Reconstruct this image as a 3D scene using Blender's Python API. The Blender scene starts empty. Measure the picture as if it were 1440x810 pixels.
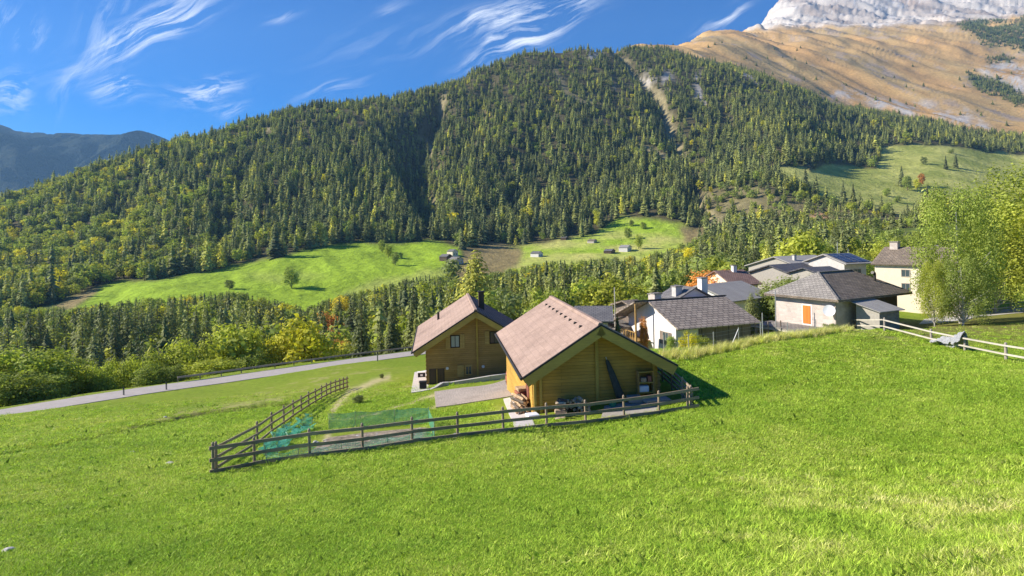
import bpy, math, random
import numpy as np
from mathutils import Vector, Matrix
rnd = random.Random(7)
rng = np.random.default_rng(11)
sc = bpy.context.scene
COL = sc.collection
R = math.radians
PI = math.pi
# ------------------------------------------------------------------ camera
F = 850.0          # focal length in pixels of a 1440 wide picture
PX0, PY0 = 720.0, 328.0
ROLL = R(1.2)
cr, sr = math.cos(ROLL), math.sin(ROLL)
cd = bpy.data.cameras.new('camera')
cam = bpy.data.objects.new('camera', cd); COL.objects.link(cam)
cd.sensor_width = 36; cd.lens = F / 1440 * 36
cd.shift_y = -(405 - PY0) / 1440.0
cd.clip_start = 0.1; cd.clip_end = 30000
cam.matrix_world = Matrix.Rotation(R(90), 4, 'X') @ Matrix.Rotation(-ROLL, 4, 'Z')
sc.camera = cam

def uv(px, py):
    """bearing (x per metre ahead) and rise (z per metre ahead) of a sight line"""
    dx = np.asarray(px, float) - PX0; dy = PY0 - np.asarray(py, float)
    return (dx * cr + dy * sr) / F, (-dx * sr + dy * cr) / F
def pix(u, v):
    dx = (u * cr - v * sr) * F; dy = (u * sr + v * cr) * F
    return PX0 + dx, PY0 - dy
def at(px, py, Y):
    u, v = uv(px, py)
    return Vector((float(u) * Y, Y, float(v) * Y))

# ------------------------------------------------------------------ noise
def _h(ix, iy, seed):
    h = (ix.astype(np.int64) * 374761393 + iy.astype(np.int64) * 668265263 + seed * 974634777) & 0xffffffff
    h = ((h ^ (h >> 13)) * 1274126177) & 0xffffffff
    h = h ^ (h >> 16)
    return h / 4294967295.0
def vnoise(x, y, seed=0):
    x = np.asarray(x, float); y = np.asarray(y, float)
    ix = np.floor(x); iy = np.floor(y); fx = x - ix; fy = y - iy
    fx = fx * fx * fx * (fx * (fx * 6 - 15) + 10); fy = fy * fy * fy * (fy * (fy * 6 - 15) + 10)
    a = _h(ix, iy, seed); b = _h(ix + 1, iy, seed); c = _h(ix, iy + 1, seed); d = _h(ix + 1, iy + 1, seed)
    return (a * (1 - fx) + b * fx) * (1 - fy) + (c * (1 - fx) + d * fx) * fy
def fbm(x, y, o=4, seed=0):
    s = 0; a = 1; t = 0
    for k in range(o):
        s = s + a * (vnoise(x, y, seed + k * 17) * 2 - 1); t += a
        a *= .5; x = x * 2.03 + 13.7; y = y * 2.03 + 7.1
    return s / t
def sstep(x, a, b):
    t = np.clip((np.asarray(x, float) - a) / (b - a), 0, 1); return t * t * (3 - 2 * t)

# ------------------------------------------------------------------ terrain from surveyed profiles
# each profile: bearing column -> list of (distance, sight line height in the survey) ; 3-tuples give the height z
PROF = {
 -500: [(2,-5.5,'z'),(10,-7.4,'z'),(20,-9.2,'z'),(30,-12,'z'),(45,-15,'z'),(60,-19,'z'),(80,-28,'z'),(150,-55,'z'),(300,-60,'z'),(420,-40,'z'),(600,20,'z'),(900,60,'z'),(1300,40,'z'),(2500,-60,'z'),(6500,-200,'z')],
 -200: [(2,-5.3,'z'),(10,-6.9,'z'),(20,-8.8,'z'),(30,-11,'z'),(45,-14,'z'),(60,-17.5,'z'),(75,-27,'z'),(150,-52,'z'),(300,-58,'z'),(420,-44,'z'),(500,-25,'z'),(700,350),(900,330),(1300,350),(2500,370),(6500,370)],
 0: [(2,-5.2,'z'),(6,-5.9,'z'),(12.6,810),(18,722),(28,642),(41,602),(54,581),(60,576),(66,574),(76,-25,'z'),(110,-42,'z'),(160,-52,'z'),(300,-52,'z'),(430,-46,'z'),(480,424),(600,392),(750,342),(900,300),(960,291),(1100,310),(2500,370),(6500,370)],
 150: [(2,-5.1,'z'),(6,-5.8,'z'),(12,810),(18.5,712),(26,650),(40,596),(56,568),(62,560),(68,552),(76,-22,'z'),(110,-38,'z'),(160,-48,'z'),(300,-50,'z'),(400,-46,'z'),(440,416),(500,402),(540,396),(700,346),(900,274),(1020,240),(1200,265),(2500,360),(6500,370)],
 300: [(2,-5,'z'),(6,-5.5,'z'),(11.3,810),(18,706),(23.2,668),(34,612),(50,570),(66,545),(70,541),(76,529),(80,527),(92,-26,'z'),(130,-40,'z'),(170,-46,'z'),(300,-48,'z'),(380,-44,'z'),(420,410),(480,396),(560,379),(700,322),(900,250),(1060,204),(1140,191),(1300,215),(2500,350),(6500,370)],
 450: [(2,-4.9,'z'),(6,-5.2,'z'),(10.8,810),(17.5,704),(24.3,640),(33,602),(40,582),(48,561),(55,548),(74,521),(76,518),(83,508),(87,506),(100,-27,'z'),(130,-38,'z'),(200,-44,'z'),(340,-46,'z'),(420,418),(480,388),(560,363),(620,350),(760,300),(950,222),(1150,165),(1230,149),(1400,180),(2500,350),(6500,370)],
 600: [(2,-4.7,'z'),(6,-5,'z'),(10.2,810),(17,702),(26,620),(32,596),(40,569),(50,541),(56,532),(75,512),(90,500),(96,492),(101,489),(116,-27,'z'),(150,-36,'z'),(230,-42,'z'),(380,-42,'z'),(480,384),(540,366),(600,352),(650,343),(780,300),(1000,218),(1250,148),(1340,132),(1500,160),(2500,350),(6500,370)],
 720: [(2,-4.5,'z'),(6,-4.8,'z'),(9.9,810),(16.5,702),(26.6,607),(32,582),(39,556),(46,537),(56,524),(75,508),(95,498),(110,-24,'z'),(150,-34,'z'),(230,-40,'z'),(400,-38,'z'),(520,374),(600,357),(660,346),(690,343),(800,302),(1050,200),(1350,108),(1430,88),(1600,86),(1800,140),(2500,300),(6500,370)],
 800: [(2,-4.4,'z'),(6,-4.7,'z'),(9.7,810),(16,702),(28,598),(31,-8.9,'z'),(40,-9.7,'z'),(50,-11,'z'),(60,-13,'z'),(90,-17,'z'),(120,-24,'z'),(180,-34,'z'),(300,-38,'z'),(430,-34,'z'),(540,366),(620,349),(700,333),(720,328),(830,290),(1100,180),(1400,86),(1480,69),(1650,100),(2500,250),(6500,370)],
 900: [(2,-4.4,'z'),(6,-4.6,'z'),(9.5,810),(15.5,702),(24,612),(28.6,584),(33,-8.5,'z'),(37,-8.35,'z'),(42,-8.5,'z'),(46,-9.2,'z'),(51,-12,'z'),(75,-14,'z'),(120,-22,'z'),(180,-30,'z'),(300,-34,'z'),(430,-30,'z'),(540,360),(620,345),(680,330),(740,308),(860,272),(1100,190),(1400,100),(1500,80),(1700,68),(2000,64),(2300,110),(3500,250),(6500,370)],
 1000: [(2,-4.3,'z'),(6,-4.5,'z'),(9.3,810),(15.5,702),(24,602),(29.5,562),(36,524),(42,496),(45,488),(49,-11.8,'z'),(75,-13.5,'z'),(120,-20,'z'),(250,-28,'z'),(420,-22,'z'),(560,350),(640,333),(700,315),(800,282),(950,236),(1200,162),(1440,96),(1600,90),(2000,70),(2700,48),(3300,70),(4000,140),(6500,300)],
 1100: [(2,-4.3,'z'),(6,-4.5,'z'),(9.2,810),(15.5,700),(24,596),(30,552),(38,504),(45,478),(48,474),(53,-10.8,'z'),(75,-12.5,'z'),(120,-17,'z'),(250,-24,'z'),(420,-16,'z'),(560,338),(650,310),(740,276),(820,250),(950,215),(1150,165),(1400,122),(1600,115),(2200,80),(3000,44),(3500,36),(4200,20),(5000,0),(6500,60)],
 1200: [(2,-4.3,'z'),(6,-4.5,'z'),(9.1,810),(15.5,696),(24,590),(30,546),(40,496),(48,468),(51,464),(55,-9.8,'z'),(75,-10.5,'z'),(120,-15,'z'),(250,-20,'z'),(420,-8,'z'),(560,325),(660,300),(740,284),(850,260),(960,238),(1050,220),(1180,186),(1330,160),(1500,155),(2200,90),(3000,46),(3500,36),(4200,10),(5200,-40),(6500,20)],
 1320: [(2,-4.3,'z'),(6,-4.5,'z'),(8.8,810),(15,694),(23,592),(30,543),(38,508),(46,484),(50,470),(62,454),(68,447),(90,-9.5,'z'),(120,-11,'z'),(250,-12,'z'),(420,0,'z'),(560,318),(660,304),(760,290),(860,262),(960,232),(1050,212),(1180,192),(1300,180),(1500,172),(2200,100),(3000,42),(3500,35),(4200,10),(5200,-40),(6500,20)],
 1440: [(2,-4.3,'z'),(6,-4.5,'z'),(8.5,810),(15,684),(22,592),(29,540),(37,507),(41,495),(50,466),(60,448),(68,440),(90,-8.7,'z'),(120,-9,'z'),(250,-6,'z'),(420,6,'z'),(600,310),(700,295),(860,268),(1000,238),(1080,225),(1200,206),(1500,182),(2200,100),(3000,36),(3500,28),(4200,0),(5200,-50),(6500,20)],
 1640: [(2,-4.3,'z'),(6,-4.5,'z'),(12,-5.2,'z'),(24,-6.9,'z'),(40,-8.2,'z'),(60,-9,'z'),(90,-8.7,'z'),(120,-8,'z'),(250,0,'z'),(420,15,'z'),(700,60,'z'),(1100,160,'z'),(1500,300,'z'),(2200,620,'z'),(3000,1000,'z'),(5200,2000,'z'),(6500,2000,'z')],
 1940: [(2,-4.3,'z'),(6,-4.5,'z'),(12,-5.2,'z'),(24,-6.9,'z'),(40,-8,'z'),(60,-8.5,'z'),(90,-8,'z'),(120,-6,'z'),(250,10,'z'),(420,40,'z'),(700,100,'z'),(1100,200,'z'),(1500,320,'z'),(2200,620,'z'),(3000,1000,'z'),(5200,2000,'z'),(6500,2000,'z')],
}
def pchip(x, y, xq):
    x = np.asarray(x, float); y = np.asarray(y, float)
    h = np.diff(x)
    sh = (-1,) + (1,) * (y.ndim - 1)
    hh = h.reshape(sh)
    d = np.diff(y, axis=0) / hh
    m = np.zeros_like(y)
    d0, d1 = d[:-1], d[1:]
    w1 = (2 * h[1:] + h[:-1]).reshape(sh); w2 = (h[1:] + 2 * h[:-1]).reshape(sh)
    ok = (d0 * d1) > 0
    with np.errstate(divide='ignore', invalid='ignore'):
        hm = (w1 + w2) / (w1 / np.where(ok, d0, 1) + w2 / np.where(ok, d1, 1))
    m[1:-1] = np.where(ok, hm, 0)
    m[0] = d[0]; m[-1] = d[-1]
    i = np.clip(np.searchsorted(x, xq) - 1, 0, len(x) - 2)
    t = ((xq - x[i]) / h[i]).reshape((-1,) + (1,) * (y.ndim - 1)); H = h[i].reshape(t.shape)
    t2 = t * t; t3 = t2 * t
    return (2 * t3 - 3 * t2 + 1) * y[i] + (t3 - 2 * t2 + t) * H * m[i] + (-2 * t3 + 3 * t2) * y[i + 1] + (t3 - t2) * H * m[i + 1]
NL, NU = 1400, 700
LG = np.linspace(math.log(2), math.log(6500), NL)
cols_px = sorted(PROF); cu = []
cols = []
for px in cols_px:
    u0 = (px - PX0) / F; cu.append(u0)
    Ls, vs = [], []
    for p in PROF[px]:
        Ls.append(math.log(p[0]))
        if len(p) == 3: vs.append(p[1] / p[0])
        else: vs.append((PY0 - p[1]) / F / cr - u0 * math.tan(ROLL))
    a = pchip(np.array(Ls), np.array(vs), LG)
    cols.append(a)
cols = np.array(cols)
UG = np.linspace(cu[0], cu[-1], NU)
VT = pchip(np.array(cu), cols, UG)        # (NU, NL)
k = np.hanning(17); k /= k.sum()
pad = np.pad(VT, ((0, 0), (8, 8)), mode='edge')
VT = np.apply_along_axis(lambda a: np.convolve(a, k, 'valid'), 1, pad)
k = np.hanning(25); k /= k.sum()
pad = np.pad(VT, ((12, 12), (0, 0)), mode='edge')
VT = np.apply_along_axis(lambda a: np.convolve(a, k, 'valid'), 0, pad)

def vbase(u, L):
    fu = np.clip((u - UG[0]) / (UG[1] - UG[0]), 0, NU - 1.001); fl = np.clip((L - LG[0]) / (LG[1] - LG[0]), 0, NL - 1.001)
    iu = fu.astype(int); il = fl.astype(int); a = fu - iu; b = fl - il
    return (VT[iu, il] * (1 - a) + VT[iu + 1, il] * a) * (1 - b) + (VT[iu, il + 1] * (1 - a) + VT[iu + 1, il + 1] * a) * b

# surface regions: polygons surveyed as bearings, rasterised once, blurred
MX0, MX1, MY0, MY1, MS = -500, 1940, -120, 900, 2
mxs = np.arange(MX0, MX1, MS); mys = np.arange(MY0, MY1, MS)
MXX, MYY = np.meshgrid(mxs, mys)
WX = fbm(MXX / 22., MYY / 22., 3, 91) ; WY = fbm(MXX / 22., MYY / 22., 3, 97)
def region(poly, blur=2, warp=5):
    X = MXX + WX * warp; Yy = MYY + WY * warp
    ins = np.zeros(X.shape, bool); n = len(poly)
    for i in range(n):
        x1, y1 = poly[i]; x2, y2 = poly[(i + 1) % n]
        if y1 == y2: continue
        c = ((y1 > Yy) != (y2 > Yy)) & (X < (x2 - x1) * (Yy - y1) / (y2 - y1) + x1)
        ins ^= c
    m = ins.astype(float)
    if blur > 0:
        k = np.hanning(2 * int(blur) + 3)[1:-1]; k /= k.sum(); r = len(k) // 2
        for ax in (0, 1):
            m = np.apply_along_axis(lambda a: np.convolve(np.pad(a, r, mode='edge'), k, 'valid'), ax, m)
    return m
def band(line, w, warp=5):
    """soft band along a polyline, 1 on the line"""
    X = MXX + WX * warp; Yy = MYY + WY * warp; d = np.full(X.shape, 1e9)
    for (x1, y1, w1), (x2, y2, w2) in zip(line[:-1], line[1:]):
        vx, vy = x2 - x1, y2 - y1; t = np.clip(((X - x1) * vx + (Yy - y1) * vy) / (vx * vx + vy * vy), 0, 1)
        dd = np.hypot(X - x1 - t * vx, Yy - y1 - t * vy) / (w1 + (w2 - w1) * t)
        d = np.minimum(d, dd)
    return np.exp(-(d / w) ** 2)
def look(m, px, py):
    fx = np.clip((px - MX0) / MS, 0, m.shape[1] - 1.001); fy = np.clip((py - MY0) / MS, 0, m.shape[0] - 1.001)
    ix = fx.astype(int); iy = fy.astype(int); a = fx - ix; b = fy - iy
    return (m[iy, ix] * (1 - a) + m[iy, ix + 1] * a) * (1 - b) + (m[iy + 1, ix] * (1 - a) + m[iy + 1, ix + 1] * a) * b
M = {}
M['meadow_l'] = region([(100,434),(150,398),(240,390),(330,374),(395,362),(440,348),(500,341),(560,345),(600,338),(645,345),(662,380),(560,440),(300,470),(60,470)], 2, 4)
M['pale_l'] = region([(470,412),(560,388),(650,370),(665,384),(600,402),(500,425)], 3, 6) + .6 * region([(330,386),(430,383),(470,392),(380,398)], 4, 5)
M['meadow_m'] = region([(660,372),(700,352),(780,338),(838,330),(872,306),(960,314),(985,340),(985,392),(700,402),(660,392)], 2, 5)
M['dry_m'] = region([(630,395),(655,350),(700,344),(735,352),(730,368),(690,392)], 3, 6) + region([(955,318),(1010,322),(1010,345),(960,345)], 3, 6)
M['meadow_r'] = region([(1078,238),(1100,234),(1140,240),(1165,232),(1232,236),(1240,208),(1280,203),(1340,206),(1410,214),(1520,226),(1520,310),(1260,302),(1225,290),(1165,284),(1120,262)], 1, 4)
M['alpine'] = region([(880,62),(905,66),(960,72),(1030,90),(1110,122),(1180,150),(1250,160),(1310,172),(1400,190),(1470,192),(1700,200),(1940,200),(1940,-120),(850,-120)], 1, 5)
M['rockpeak'] = region([(985,44),(1050,41),(1130,38),(1250,36),(1330,34),(1380,28),(1440,24),(1940,0),(1940,-120),(950,-120)], 1, 8)
M['rocks'] = np.clip(band([(1170,130,5),(1230,142,9),(1300,155,10),(1345,162,10),(1385,182,5)], 1, 14) + region([(1372,92),(1410,88),(1445,92),(1445,128),(1405,118)], 2, 10)
    + .8 * band([(1048,105,6),(1060,122,5)], 1, 8) + .8 * band([(985,104,5),(980,128,6),(992,146,3)], 1, 8) + .7 * band([(815,72,6),(836,78,8)], 1, 10) + .6 * band([(860,112,5),(866,128,4)], 1, 8)
    + .9 * band([(905,108,10),(940,118,12)], 1, 14), 0, 1)
M['alpgreen'] = np.clip(region([(1340,34),(1390,26),(1460,30),(1460,76),(1420,66),(1375,56)], 3, 12) + region([(1365,104),(1400,110),(1445,135),(1445,148),(1400,138),(1372,124)], 3, 10) + region([(1390,80),(1425,82),(1420,90),(1388,88)], 2, 5), 0, 1)
M['scree'] = np.clip(band([(868,74,4),(890,96,6),(915,118,11),(932,150,11),(942,190,11),(952,215,7),(975,245,5),(992,285,7),(1000,325,8)], .8, 16) + band([(884,196,3),(915,212,5),(940,228,6)], 1, 4)
    + .8 * band([(776,98,4),(790,120,6),(812,130,5),(836,146,4)], .9, 12) + .8 * band([(612,190,3),(622,150,4),(630,128,5)], 1, 8) + .8 * band([(585,196,4),(607,212,5),(590,240,3)], 1, 8) + .7 * band([(600,292,4),(612,285,5),(628,262,4)], .8, 8)
    + .9 * band([(362,186,6),(385,180,5)], .8, 8) + .7 * band([(740,70,8),(700,88,6)], .9, 6) + .6 * band([(326,300,3),(316,330,4),(312,362,4)], 1, 4), 0, 1)
M['brush'] = region([(990,262),(1040,258),(1100,270),(1180,285),(1230,292),(1290,302),(1290,345),(1200,330),(1100,322),(1040,316),(1000,330),(985,300)], 6, 12)
M['landslip'] = region([(1128,306),(1150,298),(1172,302),(1166,312),(1140,314)], 1, 3)
M['dirt_l'] = region([(72,432),(110,414),(140,402),(150,396),(128,418),(104,436)], 2, 3)
G1 = band([(616,152,8),(610,165,16),(595,182,24),(582,205,30),(585,250,30),(597,285,22),(602,312,10)], 1, 3)
G2 = band([(352,225,5),(336,262,7),(322,300,9),(308,350,12)], 1.9, 3)
G3 = band([(690,122,4),(668,180,6),(640,240,7),(630,270,5)], 1.9, 4)
G4 = band([(868,74,5),(905,118,9),(932,170,12),(950,215,12),(975,245,12),(980,300,12)], 1, 4)
G5 = band([(470,180,6),(500,240,8),(520,300,7)], 1.9, 5)
G6 = band([(770,150,6),(745,230,8),(720,300,7)], 1.9, 6)
G7 = band([(1010,140,6),(1035,190,8),(1070,240,6)], 1.9, 6)
G8 = band([(200,250,5),(175,310,8),(160,350,6)], 1.9, 6)

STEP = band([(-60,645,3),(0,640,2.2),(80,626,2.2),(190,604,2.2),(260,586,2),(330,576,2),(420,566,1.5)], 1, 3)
def height(x, y, detail=True):
    x = np.asarray(x, float); y = np.maximum(np.asarray(y, float), 2.0)
    u = x / y; L = np.log(y); v = vbase(u, L)
    px, py = pix(u, v)
    z = v * y
    mt = sstep(y, 620, 820)
    md = 1 - .9 * np.clip(look(M['meadow_r'], px, py), 0, 1)
    far = sstep(y, 1600, 3200)
    rk = look(M['rockpeak'], px, py) * far
    z = z + mt * md * (fbm(x / 190, y / 260, 4, 3) * (13 + 22 * far) + (0.5 - np.abs(fbm(x / 95 + y / 400, y / 500, 3, 9))) * (16 + 30 * far))
    z = z + rk * (-np.abs(fbm(x / 330 + y / 900 + fbm(x / 300, y / 300, 2, 5) * .6 + y / 700, y / 1500, 4, 21)) * 90 - np.abs(fbm(x / 60 - z / 60, y / 500, 3, 23)) * 16)
    g = (look(G1, px, py) * 52 + look(G2, px, py) * 22 + look(G3, px, py) * 11 + look(G4, px, py) * 18 + look(G5, px, py) * 12 + look(G6, px, py) * 9 + look(G7, px, py) * 8 + look(G8, px, py) * 9)
    z = z - g * sstep(y, 560, 700) * (y < 1700)
    mid = sstep(y, 110, 200) * (1 - mt)
    z = z + mid * fbm(x / 60, y / 80, 3, 31) * 2.6
    # folds in the meadow across the valley
    ml = np.clip(look(M['meadow_l'], px, py), 0, 1) * sstep(y, 380, 440) * (1 - sstep(y, 700, 760))
    z = z + ml * (fbm(x / 26 + y / 60, y / 70, 3, 41) * 2.4)
    near = 1 - sstep(y, 70, 110)
    z = z - .40 * look(STEP, px, py) * near
    z = z + near * (fbm(x / 9, y / 9, 3, 51) * .10 + fbm(x / 2.3, y / 2.3, 2, 53) * .03 * sstep(y, 6, 10))
    if len(PADLIST): z = z + PADS(x, y, z)
    k = (y > 40) & (y < 150)
    if k.any():
        zr, w = road_z(x[k], y[k]); z = z.copy(); z[k] += w * (zr - z[k])
    return z
# road centre line: bearing, sight height, distance
RD = np.array([[*at(px, py, Y)] for px, py, Y in [(-160,606,50),(-60,591,54),(20,579,58),(100,565.5,62),(200,550,67),(300,536.5,73),(400,522,79.5),(500,507.5,88),(580,497,96),(660,487.5,106),(740,481,118),(830,474,133)]])
def road_z(x, y, r0=2.3, r1=6.5):
    d = np.full(x.shape, 1e9); zz = np.zeros(x.shape)
    for a, b in zip(RD[:-1], RD[1:]):
        vx, vy = b[0] - a[0], b[1] - a[1]; t = np.clip(((x - a[0]) * vx + (y - a[1]) * vy) / (vx * vx + vy * vy), 0, 1)
        dd = np.hypot(x - a[0] - t * vx, y - a[1] - t * vy); m = dd < d
        d = np.where(m, dd, d); zz = np.where(m, a[2] + t * (b[2] - a[2]), zz)
    return zz, 1 - sstep(d, r0, r1)
PADLIST = []
def PADS(x, y, z):
    dz = 0
    for (cx, cy, rz, hx0, hx1, hy0, hy1, zz, soft) in PADLIST:
        c, s = math.cos(rz), math.sin(rz)
        lx = (x - cx) * c + (y - cy) * s; ly = -(x - cx) * s + (y - cy) * c
        d = np.hypot(np.maximum(np.maximum(hx0 - lx, lx - hx1), 0), np.maximum(np.maximum(hy0 - ly, ly - hy1), 0))
        w = 1 - sstep(d, 0, soft)
        dz = dz + w * (zz - z - dz)
    return dz
def gz(x, y):
    return float(height(np.array([x]), np.array([y]))[0])
def hit(px, py, y0=8, y1=260):
    """where a sight line first meets the ground"""
    u, v = uv(px, py)
    ys = np.exp(np.linspace(math.log(y0), math.log(y1), 520))
    d = height(u * ys, ys) - v * ys
    i = np.argmax(d > 0)
    if d[i] <= 0: i = len(ys) - 1
    a, b = ys[max(i - 1, 0)], ys[i]
    for _ in range(14):
        m = .5 * (a + b)
        if height(np.array([u * m]), np.array([m]))[0] - v * m > 0: b = m
        else: a = m
    return Vector((float(u) * b, b, gz(float(u) * b, b)))

# ------------------------------------------------------------------ materials
def newmat(name):
    m = bpy.data.materials.new(name); m.use_nodes = True
    nt = m.node_tree; nt.nodes.clear()
    return m, nt
class NT:
    def __init__(s, nt): s.nt = nt
    def n(s, t, **kw):
        nd = s.nt.nodes.new(t)
        for k_, v in kw.items():
            if k_.startswith('i_'):
                key = k_[2:]; key = int(key) if key.isdigit() else key.replace('_', ' ')
                nd.inputs[key].default_value = v
            else: setattr(nd, k_, v)
        return nd
    def l(s, a, b): s.nt.links.new(a, b)
    def math(s, op, a, b=None, clamp=False):
        nd = s.nt.nodes.new('ShaderNodeMath'); nd.operation = op; nd.use_clamp = clamp
        for i, q in enumerate((a, b)):
            if q is None: continue
            if isinstance(q, (int, float)): nd.inputs[i].default_value = q
            else: s.nt.links.new(q, nd.inputs[i])
        return nd.outputs[0]
    def mix(s, f, a, b, blend='MIX'):
        nd = s.nt.nodes.new('ShaderNodeMix'); nd.data_type = 'RGBA'; nd.blend_type = blend
        for i, q in ((0, f), (6, a), (7, b)):
            if isinstance(q, (int, float)): nd.inputs[i].default_value = q
            elif isinstance(q, tuple): nd.inputs[i].default_value = q + (1,) if len(q) == 3 else q
            else: s.nt.links.new(q, nd.inputs[i])
        return nd.outputs[2]
    def ramp(s, f, stops, interp='LINEAR'):
        nd = s.nt.nodes.new('ShaderNodeValToRGB'); cr_ = nd.color_ramp; cr_.interpolation = interp
        while len(cr_.elements) < len(stops): cr_.elements.new(.5)
        for e, (p, c) in zip(cr_.elements, stops):
            e.position = p; e.color = (c[0], c[1], c[2], 1) if isinstance(c, tuple) else (c, c, c, 1)
        s.nt.links.new(f, nd.inputs[0]); return nd.outputs[0]
    def noise(s, vec, scale, detail=4, rough=.55, dist=0):
        nd = s.n('ShaderNodeTexNoise'); nd.inputs['Scale'].default_value = scale; nd.inputs['Detail'].default_value = detail
        nd.inputs['Roughness'].default_value = rough; nd.inputs['Distortion'].default_value = dist
        if vec is not None: s.l(vec, nd.inputs['Vector'])
        return nd.outputs[0]
    def map(s, vec, scale=(1, 1, 1), rot=(0, 0, 0), loc=(0, 0, 0)):
        nd = s.n('ShaderNodeMapping'); nd.inputs['Scale'].default_value = scale; nd.inputs['Rotation'].default_value = rot; nd.inputs['Location'].default_value = loc
        s.l(vec, nd.inputs[0]); return nd.outputs[0]
    def bump(s, h, strength, dist=.1):
        nd = s.n('ShaderNodeBump'); nd.inputs['Strength'].default_value = strength; nd.inputs['Distance'].default_value = dist
        s.l(h, nd.inputs['Height']); return nd.outputs[0]
    def out(s, col, rough=.8, normal=None, spec=.3, metallic=0):
        b = s.n('ShaderNodeBsdfPrincipled'); b.inputs['Roughness'].default_value = rough if isinstance(rough, (int, float)) else .5
        if not isinstance(rough, (int, float)): s.l(rough, b.inputs['Roughness'])
        b.inputs['Specular IOR Level'].default_value = spec; b.inputs['Metallic'].default_value = metallic
        if isinstance(col, tuple): b.inputs['Base Color'].default_value = col + (1,)
        else: s.l(col, b.inputs['Base Color'])
        if normal is not None: s.l(normal, b.inputs['Normal'])
        o = s.n('ShaderNodeOutputMaterial'); s.l(b.outputs[0], o.inputs[0]); return b

def plain(name, col, rough=.7, var=.18, scale=3, bump=.15, metallic=0, spec=.3, bd=.02):
    m, nt = newmat(name); t = NT(nt)
    tc = t.n('ShaderNodeTexCoord').outputs['Object']
    n1 = t.noise(tc, scale, 5, .6); n2 = t.noise(tc, scale * 9, 3, .6)
    f = t.math('ADD', t.math('MULTIPLY', n1, .65), t.math('MULTIPLY', n2, .35))
    lo = tuple(max(c * (1 - var * 1.6), 0) for c in col); hi = tuple(min(c * (1 + var * 1.6), 1) for c in col)
    c = t.ramp(f, [(.3, lo), (.7, hi)])
    t.out(c, rough, t.bump(n2, bump, bd), spec, metallic)
    return m
# ------------------------------------------------------------------ tagging helpers
def tag(o, label=None, cat=None, group=None, kind=None):
    if label: o['label'] = label
    if cat: o['category'] = cat
    if group: o['group'] = group
    if kind: o['kind'] = kind
    return o
def link_mesh(name, me, mats=None, parent=None):
    o = bpy.data.objects.new(name, me); COL.objects.link(o)
    if mats:
        for m in (mats if isinstance(mats, (list, tuple)) else [mats]): me.materials.append(m)
    if parent is not None: o.parent = parent
    return o
def np_mesh(name, V, Fq, mi=None, smooth=False, attrs=None):
    """mesh from arrays; faces all quads or all triangles"""
    me = bpy.data.meshes.new(name)
    V = np.asarray(V, np.float32); Fq = np.asarray(Fq, np.int32); k_ = Fq.shape[1]
    me.vertices.add(len(V)); me.vertices.foreach_set('co', V.ravel())
    me.loops.add(Fq.size); me.loops.foreach_set('vertex_index', Fq.ravel())
    me.polygons.add(len(Fq)); me.polygons.foreach_set('loop_start', np.arange(len(Fq), dtype=np.int32) * k_)
    try: me.polygons.foreach_set('loop_total', np.full(len(Fq), k_, np.int32))
    except Exception: pass
    if mi is not None: me.polygons.foreach_set('material_index', np.asarray(mi, np.int32))
    me.polygons.foreach_set('use_smooth', np.full(len(Fq), smooth, bool))
    for an, (dom, arr) in (attrs or {}).items():
        if arr.ndim == 2:
            a = me.attributes.new(an, 'FLOAT_COLOR', dom); a.data.foreach_set('color', np.concatenate([arr, np.ones((len(arr), 1))], 1).astype(np.float32).ravel())
        else:
            a = me.attributes.new(an, 'FLOAT', dom); a.data.foreach_set('value', arr.astype(np.float32).ravel())
    me.update(calc_edges=True); me.validate()
    return me
def grid_faces(nu, nv):
    i = np.arange(nu - 1)[:, None] * nv + np.arange(nv - 1)[None, :]
    i = i.ravel()
    return np.stack([i, i + nv, i + nv + 1, i + 1], 1)

# ------------------------------------------------------------------ light, sky
SUN_EL, SUN_AZ = R(31), R(4)     # the sun stands to the left, a little beyond the gables
sd = Vector((-math.cos(SUN_EL) * math.cos(SUN_AZ), math.cos(SUN_EL) * math.sin(SUN_AZ), math.sin(SUN_EL)))
sl = bpy.data.lights.new('sun', 'SUN'); sl.energy = 5.0; sl.angle = R(.53); sl.color = (1, .93, .82)
so = bpy.data.objects.new('sun', sl); COL.objects.link(so); so.rotation_euler = sd.to_track_quat('Z', 'Y').to_euler()
so.location = sd * 50
w = bpy.data.worlds.new('World'); sc.world = w; w.use_nodes = True; w.node_tree.nodes.clear()
t = NT(w.node_tree)
sky = t.n('ShaderNodeTexSky', sky_type='NISHITA', sun_disc=False, sun_elevation=SUN_EL,
          sun_rotation=math.atan2(sd.x, sd.y), altitude=2200, air_density=1.0, dust_density=.25, ozone_density=3.4)
tc = t.n('ShaderNodeTexCoord').outputs['Generated']
sp = t.n('ShaderNodeSeparateXYZ'); t.l(tc, sp.inputs[0])
yy = t.math('MAXIMUM', sp.outputs[1], .05)
U = t.math('DIVIDE', sp.outputs[0], yy); V = t.math('DIVIDE', sp.outputs[2], yy)
cb = t.n('ShaderNodeCombineXYZ'); t.l(U, cb.inputs[0]); t.l(V, cb.inputs[1]); UVv = cb.outputs[0]
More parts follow.
